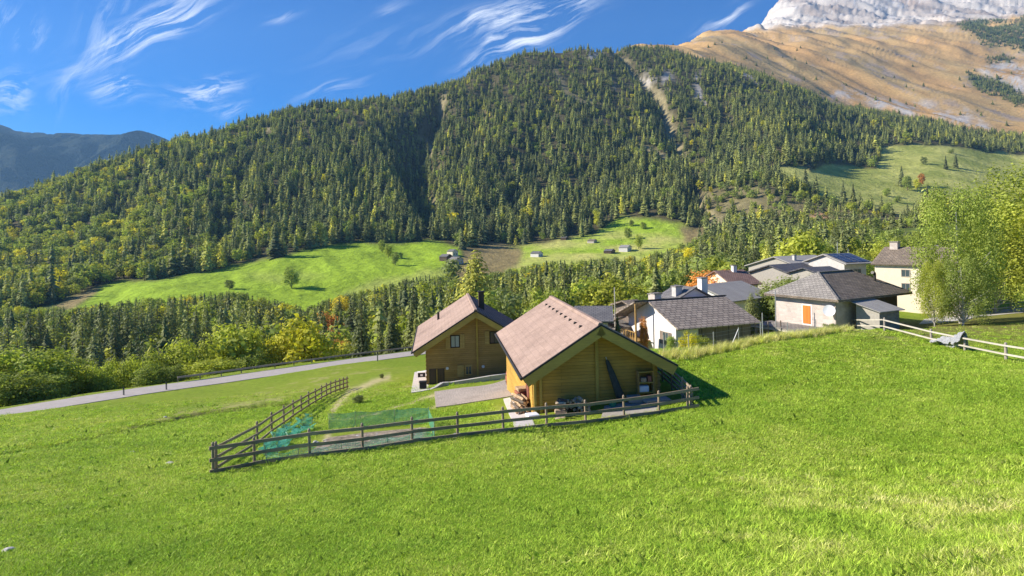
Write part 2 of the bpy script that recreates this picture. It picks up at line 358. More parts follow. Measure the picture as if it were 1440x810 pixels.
# (px, py, half length, half width, angle, streak set, strength)
CL = [(205,38,115,26,26,0,1.15),(150,30,60,40,70,2,.5),(245,42,60,10,24,0,.8),(22,35,26,42,60,2,.85),(14,128,34,24,20,1,.95),(165,124,30,20,-14,1,1.05),(285,124,52,17,12,1,1.2),(330,147,30,9,-5,1,.6),
      (700,28,85,26,14,0,1.0),(745,52,70,16,24,0,1.0),(690,72,60,14,30,0,.8),(790,5,60,18,10,0,.9),(398,17,26,7,14,0,.5),(555,14,26,12,25,0,.35),(470,128,52,14,20,0,.4),(1030,22,40,10,32,0,.7),(1000,36,34,7,12,0,.55),(105,100,60,16,60,2,.35),(520,60,90,30,15,0,.12)]
warp = t.n('ShaderNodeTexNoise'); warp.inputs['Scale'].default_value = 7; warp.inputs['Detail'].default_value = 2; t.l(UVv, warp.inputs[0])
wv = t.n('ShaderNodeVectorMath', operation='MULTIPLY_ADD'); t.l(warp.outputs['Color'], wv.inputs[0]); wv.inputs[1].default_value = (.07, .07, 0); wv.inputs[2].default_value = (-.035, -.035, 0)
wa = t.n('ShaderNodeVectorMath', operation='ADD'); t.l(UVv, wa.inputs[0]); t.l(wv.outputs[0], wa.inputs[1]); UW = wa.outputs[0]
acc = [None, None, None]
for i, (cx, cy, a, b, ang, st, sg) in enumerate(CL):
    u0, v0 = uv(cx, cy)
    mp = t.n('ShaderNodeMapping', vector_type='TEXTURE'); t.l(UW, mp.inputs[0])
    mp.inputs['Location'].default_value = (float(u0), float(v0), 0); mp.inputs['Rotation'].default_value = (0, 0, R(ang) + ROLL)
    mp.inputs['Scale'].default_value = (a / F, b / F, 1)
    ln = t.n('ShaderNodeVectorMath', operation='LENGTH'); t.l(mp.outputs[0], ln.inputs[0])
    g = t.math('MULTIPLY', t.math('POWER', 2.718, t.math('MULTIPLY', t.math('MULTIPLY', ln.outputs[1], ln.outputs[1]), -1.5)), sg)
    acc[st] = g if acc[st] is None else t.math('ADD', acc[st], g)
total = None
for st, ang, sx, sy in ((0, 24, 7, 62), (1, 8, 16, 60), (2, 62, 9, 44)):
    m2 = t.n('ShaderNodeMapping', vector_type='TEXTURE'); t.l(UW, m2.inputs[0]); m2.inputs['Rotation'].default_value = (0, 0, R(ang)); m2.inputs['Scale'].default_value = (1 / sx, 1 / sy, 1); m2.inputs['Location'].default_value = (st * .37, .1, 0)
    ns = t.noise(m2.outputs[0], 1.0, 7, .66, .35)
    s_ = t.math('MULTIPLY', acc[st], t.math('MULTIPLY', t.math('SUBTRACT', ns, .45), 4.6, True))
    total = s_ if total is None else t.math('ADD', total, s_)
total = t.math('MINIMUM', total, .88)
total = t.math('MULTIPLY', total, t.math('GREATER_THAN', sp.outputs[1], .06))
bg = t.n('ShaderNodeBackground'); bg.inputs[1].default_value = .080
hsv = t.n('ShaderNodeHueSaturation'); hsv.inputs['Hue'].default_value = .514; hsv.inputs['Saturation'].default_value = 1.5; t.l(sky.outputs[0], hsv.inputs['Color'])
mx = t.mix(total, hsv.outputs[0], (8.4, 8.6, 9.0)); t.l(mx, bg.inputs[0])
o_ = t.n('ShaderNodeOutputWorld'); t.l(bg.outputs[0], o_.inputs[0])
sc.view_settings.view_transform = 'Standard'; sc.view_settings.look = 'None'
sc.view_settings.exposure = 1.0; sc.view_settings.gamma = 1
sc.render.engine = 'CYCLES'
cy = sc.cycles; cy.max_bounces = 5; cy.diffuse_bounces = 3; cy.glossy_bounces = 2; cy.transmission_bounces = 3; cy.transparent_max_bounces = 16; cy.volume_bounces = 0
cy.caustics_reflective = False; cy.caustics_refractive = False
cy.use_denoising = True

# ------------------------------------------------------------------ level pads under the houses
TH = R(7.0)
# ------------------------------------------------------------------ ground sheet
def lin(r, g, b):
    f = lambda c: (c / 255 / 12.92) if c / 255 <= .04045 else ((c / 255 + .055) / 1.055) ** 2.4
    return np.array([f(r), f(g), f(b)])
C_NEAR = np.array([.19, .265, .024]); C_NEAR2 = np.array([.24, .29, .036]); C_DRYG = np.array([.38, .34, .14])
C_MEAD = np.array([.30, .43, .032]); C_PALE = np.array([.33, .37, .08]); C_MR = np.array([.48, .47, .13]); C_DRY = np.array([.27, .21, .09])
C_FLOOR = np.array([.10, .085, .04]); C_ALP = np.array([.54, .32, .12]); C_ALP2 = np.array([.44, .31, .13]); C_ROCK = np.array([.50, .45, .39]); C_ROCK2 = np.array([.36, .28, .22])
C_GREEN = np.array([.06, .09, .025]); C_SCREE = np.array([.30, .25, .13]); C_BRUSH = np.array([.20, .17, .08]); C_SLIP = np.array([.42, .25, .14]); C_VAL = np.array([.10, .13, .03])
C_WHITE = np.array([.72, .70, .68])
def cover(x, y, z):
    px, py = pix(x / y, z / y)
    n1 = fbm(x / 7, y / 7, 4, 61); n2 = fbm(x / 1.3, y / 1.3, 3, 63); n3 = fbm(x / 40, y / 40, 4, 67)
    def mixc(c, d, w): w = np.clip(w, 0, 1)[:, None]; return c * (1 - w) + d * w
    c = np.repeat(C_NEAR[None], len(x), 0)
    c = mixc(c, C_NEAR2, .5 + .9 * n1 + .4 * n2)
    right = sstep(x - .18 * y, -2, 12) * (1 - sstep(y, 14, 20.5 + 0 * y))     # longer unmown grass near the viewpoint
    c = mixc(c, C_DRYG, right * (.55 + .9 * n2 + .3 * n1))
    c = mixc(c, C_DRYG, .5 * sstep(n2 + n1 * .6, .35, .8))
    # rough strip and worn trail
    c = mixc(c, C_DRYG, .75 * look(TRAIL, px, py) * (y < 75))
    c = mixc(c, np.array([.50,.43,.22]), .95 * look(WORN, px, py) * (y < 75))
    c = mixc(c, np.array([.13,.12,.035]), .8 * look(STEP, px, py) * (y < 75))  # shadow line of the step, painted dark into the ground colour
    rfield = region_right
    c = mixc(c, np.array([.20, .19, .055]), .9 * look(rfield, px, py) * (y < 90) * (y > 38))
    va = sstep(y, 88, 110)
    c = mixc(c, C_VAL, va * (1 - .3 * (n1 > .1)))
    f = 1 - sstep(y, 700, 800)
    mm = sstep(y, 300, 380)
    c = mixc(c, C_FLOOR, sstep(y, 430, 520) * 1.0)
    wl = look(M['meadow_l'], px, py) * mm * f
    cm = mixc(mixc(np.repeat(C_MEAD[None], len(x), 0), C_MEAD * .8, .5 + n3), C_PALE, look(M['pale_l'], px, py) * .8)
    c = mixc(c, cm, wl)
    wm = look(M['meadow_m'], px, py) * mm * (1 - sstep(y, 800, 860))
    c = mixc(c, mixc(np.repeat(C_MEAD[None], len(x), 0) * .95, C_MR, .5 + n3), wm)
    c = mixc(c, C_DRY, look(M['dry_m'], px, py) * mm * f)
    c = mixc(c, C_DRY, look(M['dirt_l'], px, py) * mm * f)
    c = mixc(c, mixc(np.repeat(C_MR[None], len(x), 0), C_PALE * .8, .5 + n3 * 1.2), look(M['meadow_r'], px, py) * sstep(y, 600, 640) * (y < 1300))
    m5 = sstep(y, 500, 560)
    c = mixc(c, C_BRUSH * (1 + .3 * n1[:, None]), look(M['brush'], px, py) * m5 * (y < 1300))
    c = mixc(c, C_SCREE * (1 + .25 * n1[:, None]), look(M['scree'], px, py) * m5)
    c = mixc(c, C_SLIP, look(M['landslip'], px, py) * m5)
    a = look(M['alpine'], px, py) * sstep(y, 1250, 1400)
    n4 = fbm(x / 160, y / 420, 5, 71); n5 = fbm(x / 30, y / 80, 4, 73)
    ca = mixc(np.repeat(C_ALP[None], len(x), 0), C_ALP2, .5 + 1.1 * n4); ca = mixc(ca, C_ROCK2, sstep(n5 + .6 * n4, .3, .6) * .75)
    ca = mixc(ca, C_ALP * .72, sstep(-n5, .2, .6) * .6)
    c = mixc(c, ca, np.maximum(a, sstep(y, 1650, 1750) * (px > 640)))
    c = mixc(c, ca, sstep(y, 1480, 1560) * (px > 660) * (px < 800) * (px > 600))
    c = mixc(c, C_ROCK * (1 + .22 * n5[:, None]), look(M['rocks'], px, py) * sstep(n5 + n1 * .5 + .25, .0, .4) * m5)
    c = mixc(c, C_GREEN, look(M['alpgreen'], px, py) * sstep(n5 + .25, 0, .3) * m5)
    rk = look(M['rockpeak'], px, py) * sstep(y, 2600, 3300)
    cr_ = mixc(np.repeat(C_ROCK[None], len(x), 0) * 1.08, C_ROCK2, .35 + 1.3 * n4); cr_ = mixc(cr_, C_WHITE, sstep(n5, .35, .6) * .55)
    c = mixc(c, cr_, rk)
    return np.clip(c, .004, .9)
TRAIL = band([(0,636,4),(80,622,4),(190,600,5),(260,582,6),(330,572,5),(400,560,3)], .9, 5) * .9 + band([(470,540,6),(560,560,4)], .1, 1)
WORN = np.clip(band([(460,622,5),(463,600,5),(470,575,5),(490,553,5),(520,540,4),(545,530,4)], .9, 3) + band([(480,592,3),(530,582,3),(580,566,3),(612,556,3)], .9, 2) + band([(500,600,2),(560,588,2),(612,572,2)], .9, 2) * .8, 0, 1)
region_right = region([(1190,466),(1250,455),(1330,448),(1440,436),(1600,440),(1600,540),(1440,500),(1340,483),(1240,464)], 2, 3)

def build_ground():
    nu, nl = 1050, 900
    uu = np.tan(np.linspace(math.atan(-1.22), math.atan(1.28), nu))
    ll = np.concatenate([np.linspace(math.log(2), math.log(120), 420), np.linspace(math.log(120), math.log(6500), nl - 420 + 1)[1:]])
    Ug, Lg = np.meshgrid(uu, ll, indexing='ij')
    y = np.exp(Lg).ravel(); x = (Ug.ravel()) * y
    z = height(x, y)
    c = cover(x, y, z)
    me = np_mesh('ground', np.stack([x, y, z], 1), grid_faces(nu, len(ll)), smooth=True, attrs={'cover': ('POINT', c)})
    m, nt = newmat('ground_cover'); t = NT(nt)
    at_ = t.n('ShaderNodeAttribute', attribute_name='cover')
    geo = t.n('ShaderNodeNewGeometry'); pos = geo.outputs['Position']
    sp = t.n('ShaderNodeSeparateXYZ'); t.l(pos, sp.inputs[0])
    farf = t.n('ShaderNodeMapRange'); farf.inputs[1].default_value = 90; farf.inputs[2].default_value = 400; t.l(sp.outputs[1], farf.inputs[0])
    a = t.noise(pos, 14, 4, .7); b = t.noise(pos, 2.2, 4, .6); c2 = t.noise(pos, .12, 6, .65)
    vf = t.math('ADD', t.math('MULTIPLY', a, .6), t.math('MULTIPLY', b, .4))
    near = t.ramp(vf, [(.28, .50), (.5, 1.0), (.72, 1.5)])
    far = t.ramp(c2, [(.3, .78), (.5, 1.0), (.7, 1.25)])
    fac = t.mix(farf.outputs[0], near, far)
    colr = t.mix(1.0, at_.outputs['Color'], fac, 'MULTIPLY')
    bh = t.math('ADD', t.math('MULTIPLY', a, .05), t.math('MULTIPLY', b, .10))
    bh2 = t.math('MULTIPLY', c2, 3.5)
    mxb = t.n('ShaderNodeMix'); mxb.data_type = 'FLOAT'; t.l(farf.outputs[0], mxb.inputs[0]); t.l(bh, mxb.inputs[2]); t.l(bh2, mxb.inputs[3])
    bp = t.n('ShaderNodeBump'); bp.inputs['Strength'].default_value = .8; bp.inputs['Distance'].default_value = 1.0; t.l(mxb.outputs[0], bp.inputs['Height'])
    t.out(colr, .95, bp.outputs[0], .08)
    o = link_mesh('ground', me, m); tag(o, kind='structure')
build_ground()

# far valley side on the left
def build_far_hill():
    nu, nv = 420, 160
    us = np.linspace(-1.35, -.25, nu); s = np.linspace(0, 1.15, nv)
    Ug, S = np.meshgrid(us, s, indexing='ij'); Ug = Ug.ravel(); S = S.ravel()
    sk_px = np.array([-460, -200, -60, 0, 30, 60, 100, 130, 170, 210, 260, 330, 460]); sk_py = np.array([110, 120, 160, 174, 184, 187, 194, 195, 192, 194, 200, 215, 240])
    px, _ = pix(Ug, .15)
    py = np.interp(px, sk_px, sk_py)
    _, vt = uv(px, py)
    y = 3600 + 1900 * S + fbm(Ug * 9, S * 3, 3, 5) * 260
    prof = np.where(S < 1, (np.sin(np.minimum(S, 1) * PI / 2)), 1 - (S - 1) * 2.2)
    z = -150 + prof * (vt * 5500 + 150)
    x = Ug * y
    z = z + (fbm(x / 500 + z / 900, z / 1500, 4, 8) * 120 - np.abs(fbm(x / 380 - z / 700, z / 1200, 4, 12)) * 230) * np.sin(np.clip(S, 0, 1) * PI) ** .8 + fbm(x / 70, z / 90, 3, 14) * 16
    me = np_mesh('far_hill', np.stack([x, y, z], 1), grid_faces(nu, nv), smooth=True)
    m, nt = newmat('far_wooded_slope'); t = NT(nt)
    pos = t.n('ShaderNodeNewGeometry').outputs['Position']
    n = t.noise(pos, .006, 6, .7); n2 = t.noise(pos, .045, 4, .7)
    c = t.ramp(t.math('ADD', t.math('MULTIPLY', n, .5), t.math('MULTIPLY', n2, .5)), [(.38, (.010, .020, .020)), (.52, (.022, .036, .028)), (.62, (.08, .085, .045)), (.72, (.16, .15, .10))])  # slope colours darkened to stand in for its shade
    bp = t.bump(n2, 1.0, 40)
    t.out(c, .95, bp, .05)
    o = link_mesh('far_hill', me, m); tag(o, kind='structure')
build_far_hill()

# ------------------------------------------------------------------ foliage material
def leaf_mat(name, stops, var=.35, transl=.28, rough=.7):
    m, nt = newmat(name); t = NT(nt)
    ai = t.n('ShaderNodeAttribute', attribute_name='tint', attribute_type='INSTANCER')
    oi = t.n('ShaderNodeObjectInfo')
    isl = t.n('ShaderNodeAttribute', attribute_name='leafv')
    base = t.ramp(ai.outputs['Fac'], stops)
    f = t.math('ADD', t.math('MULTIPLY', isl.outputs['Fac'], .7), t.math('MULTIPLY', oi.outputs['Random'], .3))
    v = t.ramp(f, [(0.05, 1 - var * 1.4), (.5, 1.0), (.95, 1 + var * 2.0)])
    c = t.mix(1.0, base, v, 'MULTIPLY')
    d = t.n('ShaderNodeBsdfPrincipled'); d.inputs['Roughness'].default_value = rough; d.inputs['Specular IOR Level'].default_value = .12; t.l(c, d.inputs['Base Color'])
    tr = t.n('ShaderNodeBsdfTranslucent'); c2 = t.mix(1.0, c, (1.25, 1.3, .6), 'MULTIPLY'); t.l(c2, tr.inputs[0])
    mx = t.n('ShaderNodeMixShader'); mx.inputs[0].default_value = transl; t.l(d.outputs[0], mx.inputs[1]); t.l(tr.outputs[0], mx.inputs[2])
    o = t.n('ShaderNodeOutputMaterial'); t.l(mx.outputs[0], o.inputs[0]); return m
M_SPR = leaf_mat('needles', [(0, (.125, .145, .062)), (.4, (.26, .285, .090)), (.75, (.40, .41, .105)), (1, (.60, .56, .07))], .5, .2)
M_BRD = leaf_mat('leaves', [(0, (.21, .24, .105)), (.4, (.31, .37, .075)), (.7, (.46, .46, .06)), (.88, (.72, .62, .05)), (1, (.62, .29, .08))], .4, .38)
M_BARK = plain('bark', (.13, .10, .075), .9, .3, 4, .6)
M_BIRCHBARK = plain('pale_bark', (.5, .47, .42), .8, .4, 5, .4)

class Tri:
    def __init__(s): s.V = []; s.F = []; s.n = 0; s.mi = []; s.lv = []
    def add(s, V, Fq, mi=0, lv=None):
        V = np.asarray(V, float).reshape(-1, 3); Fq = np.asarray(Fq, int)
        s.V.append(V); s.F.append(Fq + s.n); s.n += len(V); s.mi.append(np.full(len(Fq), mi))
        s.lv.append(np.full(len(V), .5) if lv is None else np.asarray(lv))
    def mesh(s, name, mats, smooth=False):
        me = np_mesh(name, np.concatenate(s.V), np.concatenate(s.F), np.concatenate(s.mi), smooth, {'leafv': ('POINT', np.concatenate(s.lv))})
        for m in mats: me.materials.append(m)
        return me
def tube_tri(T, p, q, r0, r1, n=6, mi=1):
    p = np.array(p, float); q = np.array(q, float); d = q - p; L = np.linalg.norm(d) + 1e-9; d /= L
    a = np.cross(d, [0, 0, 1.0]) if abs(d[2]) < .9 else np.cross(d, [1.0, 0, 0]); a /= np.linalg.norm(a); b = np.cross(d, a)
    th = np.arange(n) * 2 * PI / n
    ring = np.cos(th)[:, None] * a + np.sin(th)[:, None] * b
    V = np.concatenate([p + ring * r0, q + ring * r1]); i = np.arange(n); j = (i + 1) % n
    T.add(V, np.concatenate([np.stack([i, j, j + n], 1), np.stack([i, j + n, i + n], 1)]), mi)
def spruce(seed, H=1.0, rad=.17, layers=16, nb=8, bare=.06, sprays=1, trunk=True, split=False):
    """conifer of unit height: whorls of drooping needle sprays"""
    g = np.random.default_rng(seed); T = Tri(); B = Tri()
    for i in range(layers):
        f = (i + .5 * g.random()) / layers
        zc = H * (bare + (1 - bare) * f)
        r = rad * (1 - f) ** .82 * (1 + .25 * (g.random() - .5)) + .008
        if f < .15: r *= .75 + f * 1.6
        n_ = max(5, int(nb * (1 - .45 * f)))
        a0 = g.random() * 6.28
        for kx in range(n_):
            a = a0 + kx * 2 * PI / n_ + g.normal() * .18
            rr = r * (1 + .28 * g.normal()); rr = max(rr, .3 * r)
            dz = -rr * (.35 + .25 * g.random()); th = (1 - bare) * H / layers
            lv = np.clip(.5 + .22 * g.normal(), 0, 1)
            for s_ in range(sprays):
                a_ = a + (s_ - (sprays - 1) / 2) * .30 + .1 * g.normal() * (sprays > 1); rk_ = rr * (1 if s_ == (sprays - 1) / 2 else .82 + .15 * g.random())
                ca, sa = math.cos(a_), math.sin(a_); wv = (.42 / sprays ** .6) * rk_ + .012; z0 = zc + (g.random() - .5) * th * .6
                V = [(0, 0, z0 + th * .8), (ca * rk_ * .55 - sa * wv, sa * rk_ * .55 + ca * wv, z0 + dz * .55 - th * .1), (ca * rk_, sa * rk_, z0 + dz), (ca * rk_ * .55 + sa * wv, sa * rk_ * .55 - ca * wv, z0 + dz * .55 - th * .1), (ca * rk_ * .5, sa * rk_ * .5, z0 + dz * .35 + th * .28)]
                T.add(V, [(0, 1, 4), (1, 2, 4), (2, 3, 4), (3, 0, 4)], 0, np.full(5, lv))
    T.add([(.012, 0, H * .94), (-.008, .012, H * .94), (-.008, -.012, H * .94), (0, 0, H * 1.03)], [(0, 1, 3), (1, 2, 3), (2, 0, 3)], 0)
    D = B if split else T
    if trunk: tube_tri(D, (0, 0, -.03), (0, 0, H * .9), .014, .003, 5, 0 if split else 1)
    return (T, B) if split else T
def broadleaf(seed, nleaf=500, size=.05, lobes=9, w=.36, h0=.18, split=False, droop=0, limbs=5, tr=.02, shape=1.0, lob=1.0):
    """crown of leaf faces on uneven lobes; unit height"""
    g = np.random.default_rng(seed); T = Tri(); B = Tri() if split else T; bm = 0 if split else 1
    cs = []
    for i in range(lobes):
        zc = h0 + (1 - h0) * (.12 + .74 * (i + g.random()) / lobes)
        f = (zc - h0) / (1 - h0); prof = max(math.sin(PI * min(max(f * .82 + .12, 0), 1)) ** .75, .15)
        a = i * 2.4 + g.random(); rr = w * .58 * prof * (.5 + .5 * g.random())
        c = np.array([math.cos(a) * rr, math.sin(a) * rr, zc]); s_ = np.array([1, 1, .85 * shape]) * w * lob * (.34 + .26 * g.random()) * (.55 + .5 * prof)
        cs.append((c, s_))
    tops = [c for c, s_ in cs]
    wts = np.array([s_[0] ** 2 for c, s_ in cs]); wts /= wts.sum()
    idx = g.choice(lobes, nleaf, p=wts)
    C0 = np.array([c for c, s_ in cs])[idx]; S0 = np.array([s_ for c, s_ in cs])[idx]
    d = g.normal(size=(nleaf, 3)); d /= np.linalg.norm(d, axis=1)[:, None]
    rr = g.random(nleaf) ** .28
    # uneven lobe surface
    k = .82 + .30 * np.sin(d[:, 0] * 5 + idx * 1.7) * np.cos(d[:, 1] * 6 + idx) + .16 * np.sin(d[:, 2] * 11 + idx * 3.1)
    P = C0 + d * S0 * (rr * k)[:, None]
    if droop: P[:, 2] -= droop * g.random(nleaf) * np.hypot(P[:, 0], P[:, 1]) * 1.2
    P[:, 2] = np.maximum(P[:, 2], h0 * .45 + .02 * g.random(nleaf))
    nrm = d * 1.15 + g.normal(size=(nleaf, 3)) * .40 + [0, 0, .3]; nrm /= np.linalg.norm(nrm, axis=1)[:, None]
    a = np.cross(nrm, g.normal(size=(nleaf, 3))); a /= np.linalg.norm(a, axis=1)[:, None] + 1e-9; b = np.cross(nrm, a)
    sz = size * (.6 + .8 * g.random(nleaf))[:, None]
    V = np.stack([P + a * sz, P + b * sz * .62, P - a * sz * .9, P - b * sz * .62], 1).reshape(-1, 3)
    i0 = np.arange(nleaf) * 4
    Fq = np.concatenate([np.stack([i0, i0 + 1, i0 + 2], 1), np.stack([i0, i0 + 2, i0 + 3], 1)])
    lv = np.clip(.5 + .17 * g.normal(size=nleaf) + .12 * np.sin(idx * 2.3), 0, 1)
    T.add(V, Fq, 0, np.repeat(lv, 4))
    tube_tri(B, (0, 0, -.03), (0, 0, h0 + .15), tr, tr * .75, 7, bm); tube_tri(B, (0, 0, h0 + .15), (.01, .01, .75), tr * .75, tr * .2, 6, bm)
    for c in tops[:limbs * 2]:
        tube_tri(B, (0, 0, max(c[2] - .22, h0 * .8)), c, tr * .42, tr * .12, 5, bm)
    return (T, B) if split else T
PROTO = bpy.data.collections.new('forest_stock')      # shared shapes, not in the scene itself
def proto(name, T, mats):
    o = bpy.data.objects.new(name, T.mesh(name, mats)); PROTO.objects.link(o); return o
PR = []
def conleaf(seed, nleaf=420, size=.034, rad=.17, e=.75, h0=.05, whorls=14, split=False, tr=.013):
    """soft conifer: needle clusters in uneven whorls on a tapering crown"""
    g = np.random.default_rng(seed); T = Tri(); B = Tri() if split else T
    t_ = 1 - np.sqrt(g.random(nleaf) * .98 + .0); t_ = np.clip(t_, 0, .99)
    k_ = np.floor(t_ * whorls); fr = t_ * whorls - k_
    a = g.random(nleaf) * 6.2832; na = 7; 
    ph = k_ * 2.4; lob = .72 + .38 * np.cos(na * (a + ph)) ** 2 * (.6 + .8 * g.random(nleaf))
    wk = .78 + .35 * (_h(k_.astype(int), (np.floor((a + ph) / 6.2832 * 5)).astype(int), seed))
    R0 = rad * (1 - t_) ** e * np.minimum(1, .55 + t_ * 3.5) + .006
    rr = g.random(nleaf) ** .42
    r = R0 * rr * lob * wk * (1.12 - .35 * fr)
    z = h0 + (1 - h0) * (k_ + .75 * fr) / whorls - r * (.25 + .25 * g.random(nleaf)) + .02
    P = np.stack([np.cos(a) * r, np.sin(a) * r, z], 1)
    out = np.stack([np.cos(a), np.sin(a), np.zeros(nleaf)], 1)
    nrm = out * .85 + np.array([0, 0, .6]) + g.normal(size=(nleaf, 3)) * .32; nrm /= np.linalg.norm(nrm, axis=1)[:, None]
    d = out + np.array([0, 0, -.35]) + g.normal(size=(nleaf, 3)) * .35; d -= nrm * (d * nrm).sum(1)[:, None]; d /= np.linalg.norm(d, axis=1)[:, None]; b = np.cross(nrm, d)
    sz = (size * (.6 + .8 * g.random(nleaf)) * (1.1 - .5 * t_))[:, None]
    V = np.stack([P - d * sz, P + b * sz * .5, P + d * sz * 1.1, P - b * sz * .5], 1).reshape(-1, 3); i0 = np.arange(nleaf) * 4
    T.add(V, np.concatenate([np.stack([i0, i0 + 1, i0 + 2], 1), np.stack([i0, i0 + 2, i0 + 3], 1)]), 0, np.repeat(np.clip(.5 + .16 * g.normal(size=nleaf) + .25 * (rr - .6), 0, 1), 4))  # leafv falls towards the trunk: inner crown shade painted into the tone
    tube_tri(B, (0, 0, -.03), (0, 0, .93), tr, tr * .2, 6, 0 if split else 1)
    return (T, B) if split else T
for i in range(5): PR.append(proto('stock_%02d' % i, spruce(100 + i, 1, .155 + .02 * (i % 3), 13, 7, .05), [M_SPR, M_BARK]))
for i in range(4): PR.append(proto('stock_%02d' % (5 + i), broadleaf(200 + i, 420, .05, 8, .40, .12), [M_BRD, M_BARK]))
for i in range(4): PR.append(proto('stock_%02d' % (9 + i), conleaf(250 + i, 420, .040, (.15, .18, .20, .17)[i], (.75, .6, .5, .9)[i], .04, 12), [M_SPR, M_BARK]))

def scatter_group():
    ng = bpy.data.node_groups.new('scatter', 'GeometryNodeTree')
    ng.interface.new_socket('Geometry', in_out='INPUT', socket_type='NodeSocketGeometry'); ng.interface.new_socket('Geometry', in_out='OUTPUT', socket_type='NodeSocketGeometry')
    N = ng.nodes; L = ng.links
    gi = N.new('NodeGroupInput'); go = N.new('NodeGroupOutput'); ci = N.new('GeometryNodeCollectionInfo')
    ci.inputs['Separate Children'].default_value = True; ci.inputs['Reset Children'].default_value = True
    ip = N.new('GeometryNodeInstanceOnPoints'); ip.inputs['Pick Instance'].default_value = True
    def na(nm, ty):
        a = N.new('GeometryNodeInputNamedAttribute'); a.data_type = ty; a.inputs[0].default_value = nm; return a.outputs[0]
    L.new(gi.outputs[0], ip.inputs['Points']); L.new(ci.outputs[0], ip.inputs['Instance']); L.new(na('idx', 'INT'), ip.inputs['Instance Index'])
    L.new(na('rot', 'FLOAT_VECTOR'), ip.inputs['Rotation']); L.new(na('scl', 'FLOAT_VECTOR'), ip.inputs['Scale']); L.new(ip.outputs[0], go.inputs[0])
    return ng, ci
def scatter(name, P, idx, rot, scl, tint, coll, label, cat):
    ng, ci = scatter_group(); ci.inputs['Collection'].default_value = coll
    me = bpy.data.meshes.new(name); me.vertices.add(len(P)); me.vertices.foreach_set('co', np.asarray(P, np.float32).ravel())
    a = me.attributes.new('idx', 'INT', 'POINT'); a.data.foreach_set('value', np.asarray(idx, np.int32))
    a = me.attributes.new('rot', 'FLOAT_VECTOR', 'POINT'); a.data.foreach_set('vector', np.asarray(rot, np.float32).ravel())
    a = me.attributes.new('scl', 'FLOAT_VECTOR', 'POINT'); a.data.foreach_set('vector', np.asarray(scl, np.float32).ravel())
    a = me.attributes.new('tint', 'FLOAT', 'POINT'); a.data.foreach_set('value', np.asarray(tint, np.float32))
    o = link_mesh(name, me); md = o.modifiers.new('scatter', 'NODES'); md.node_group = ng
    return tag(o, label, cat, kind='stuff')

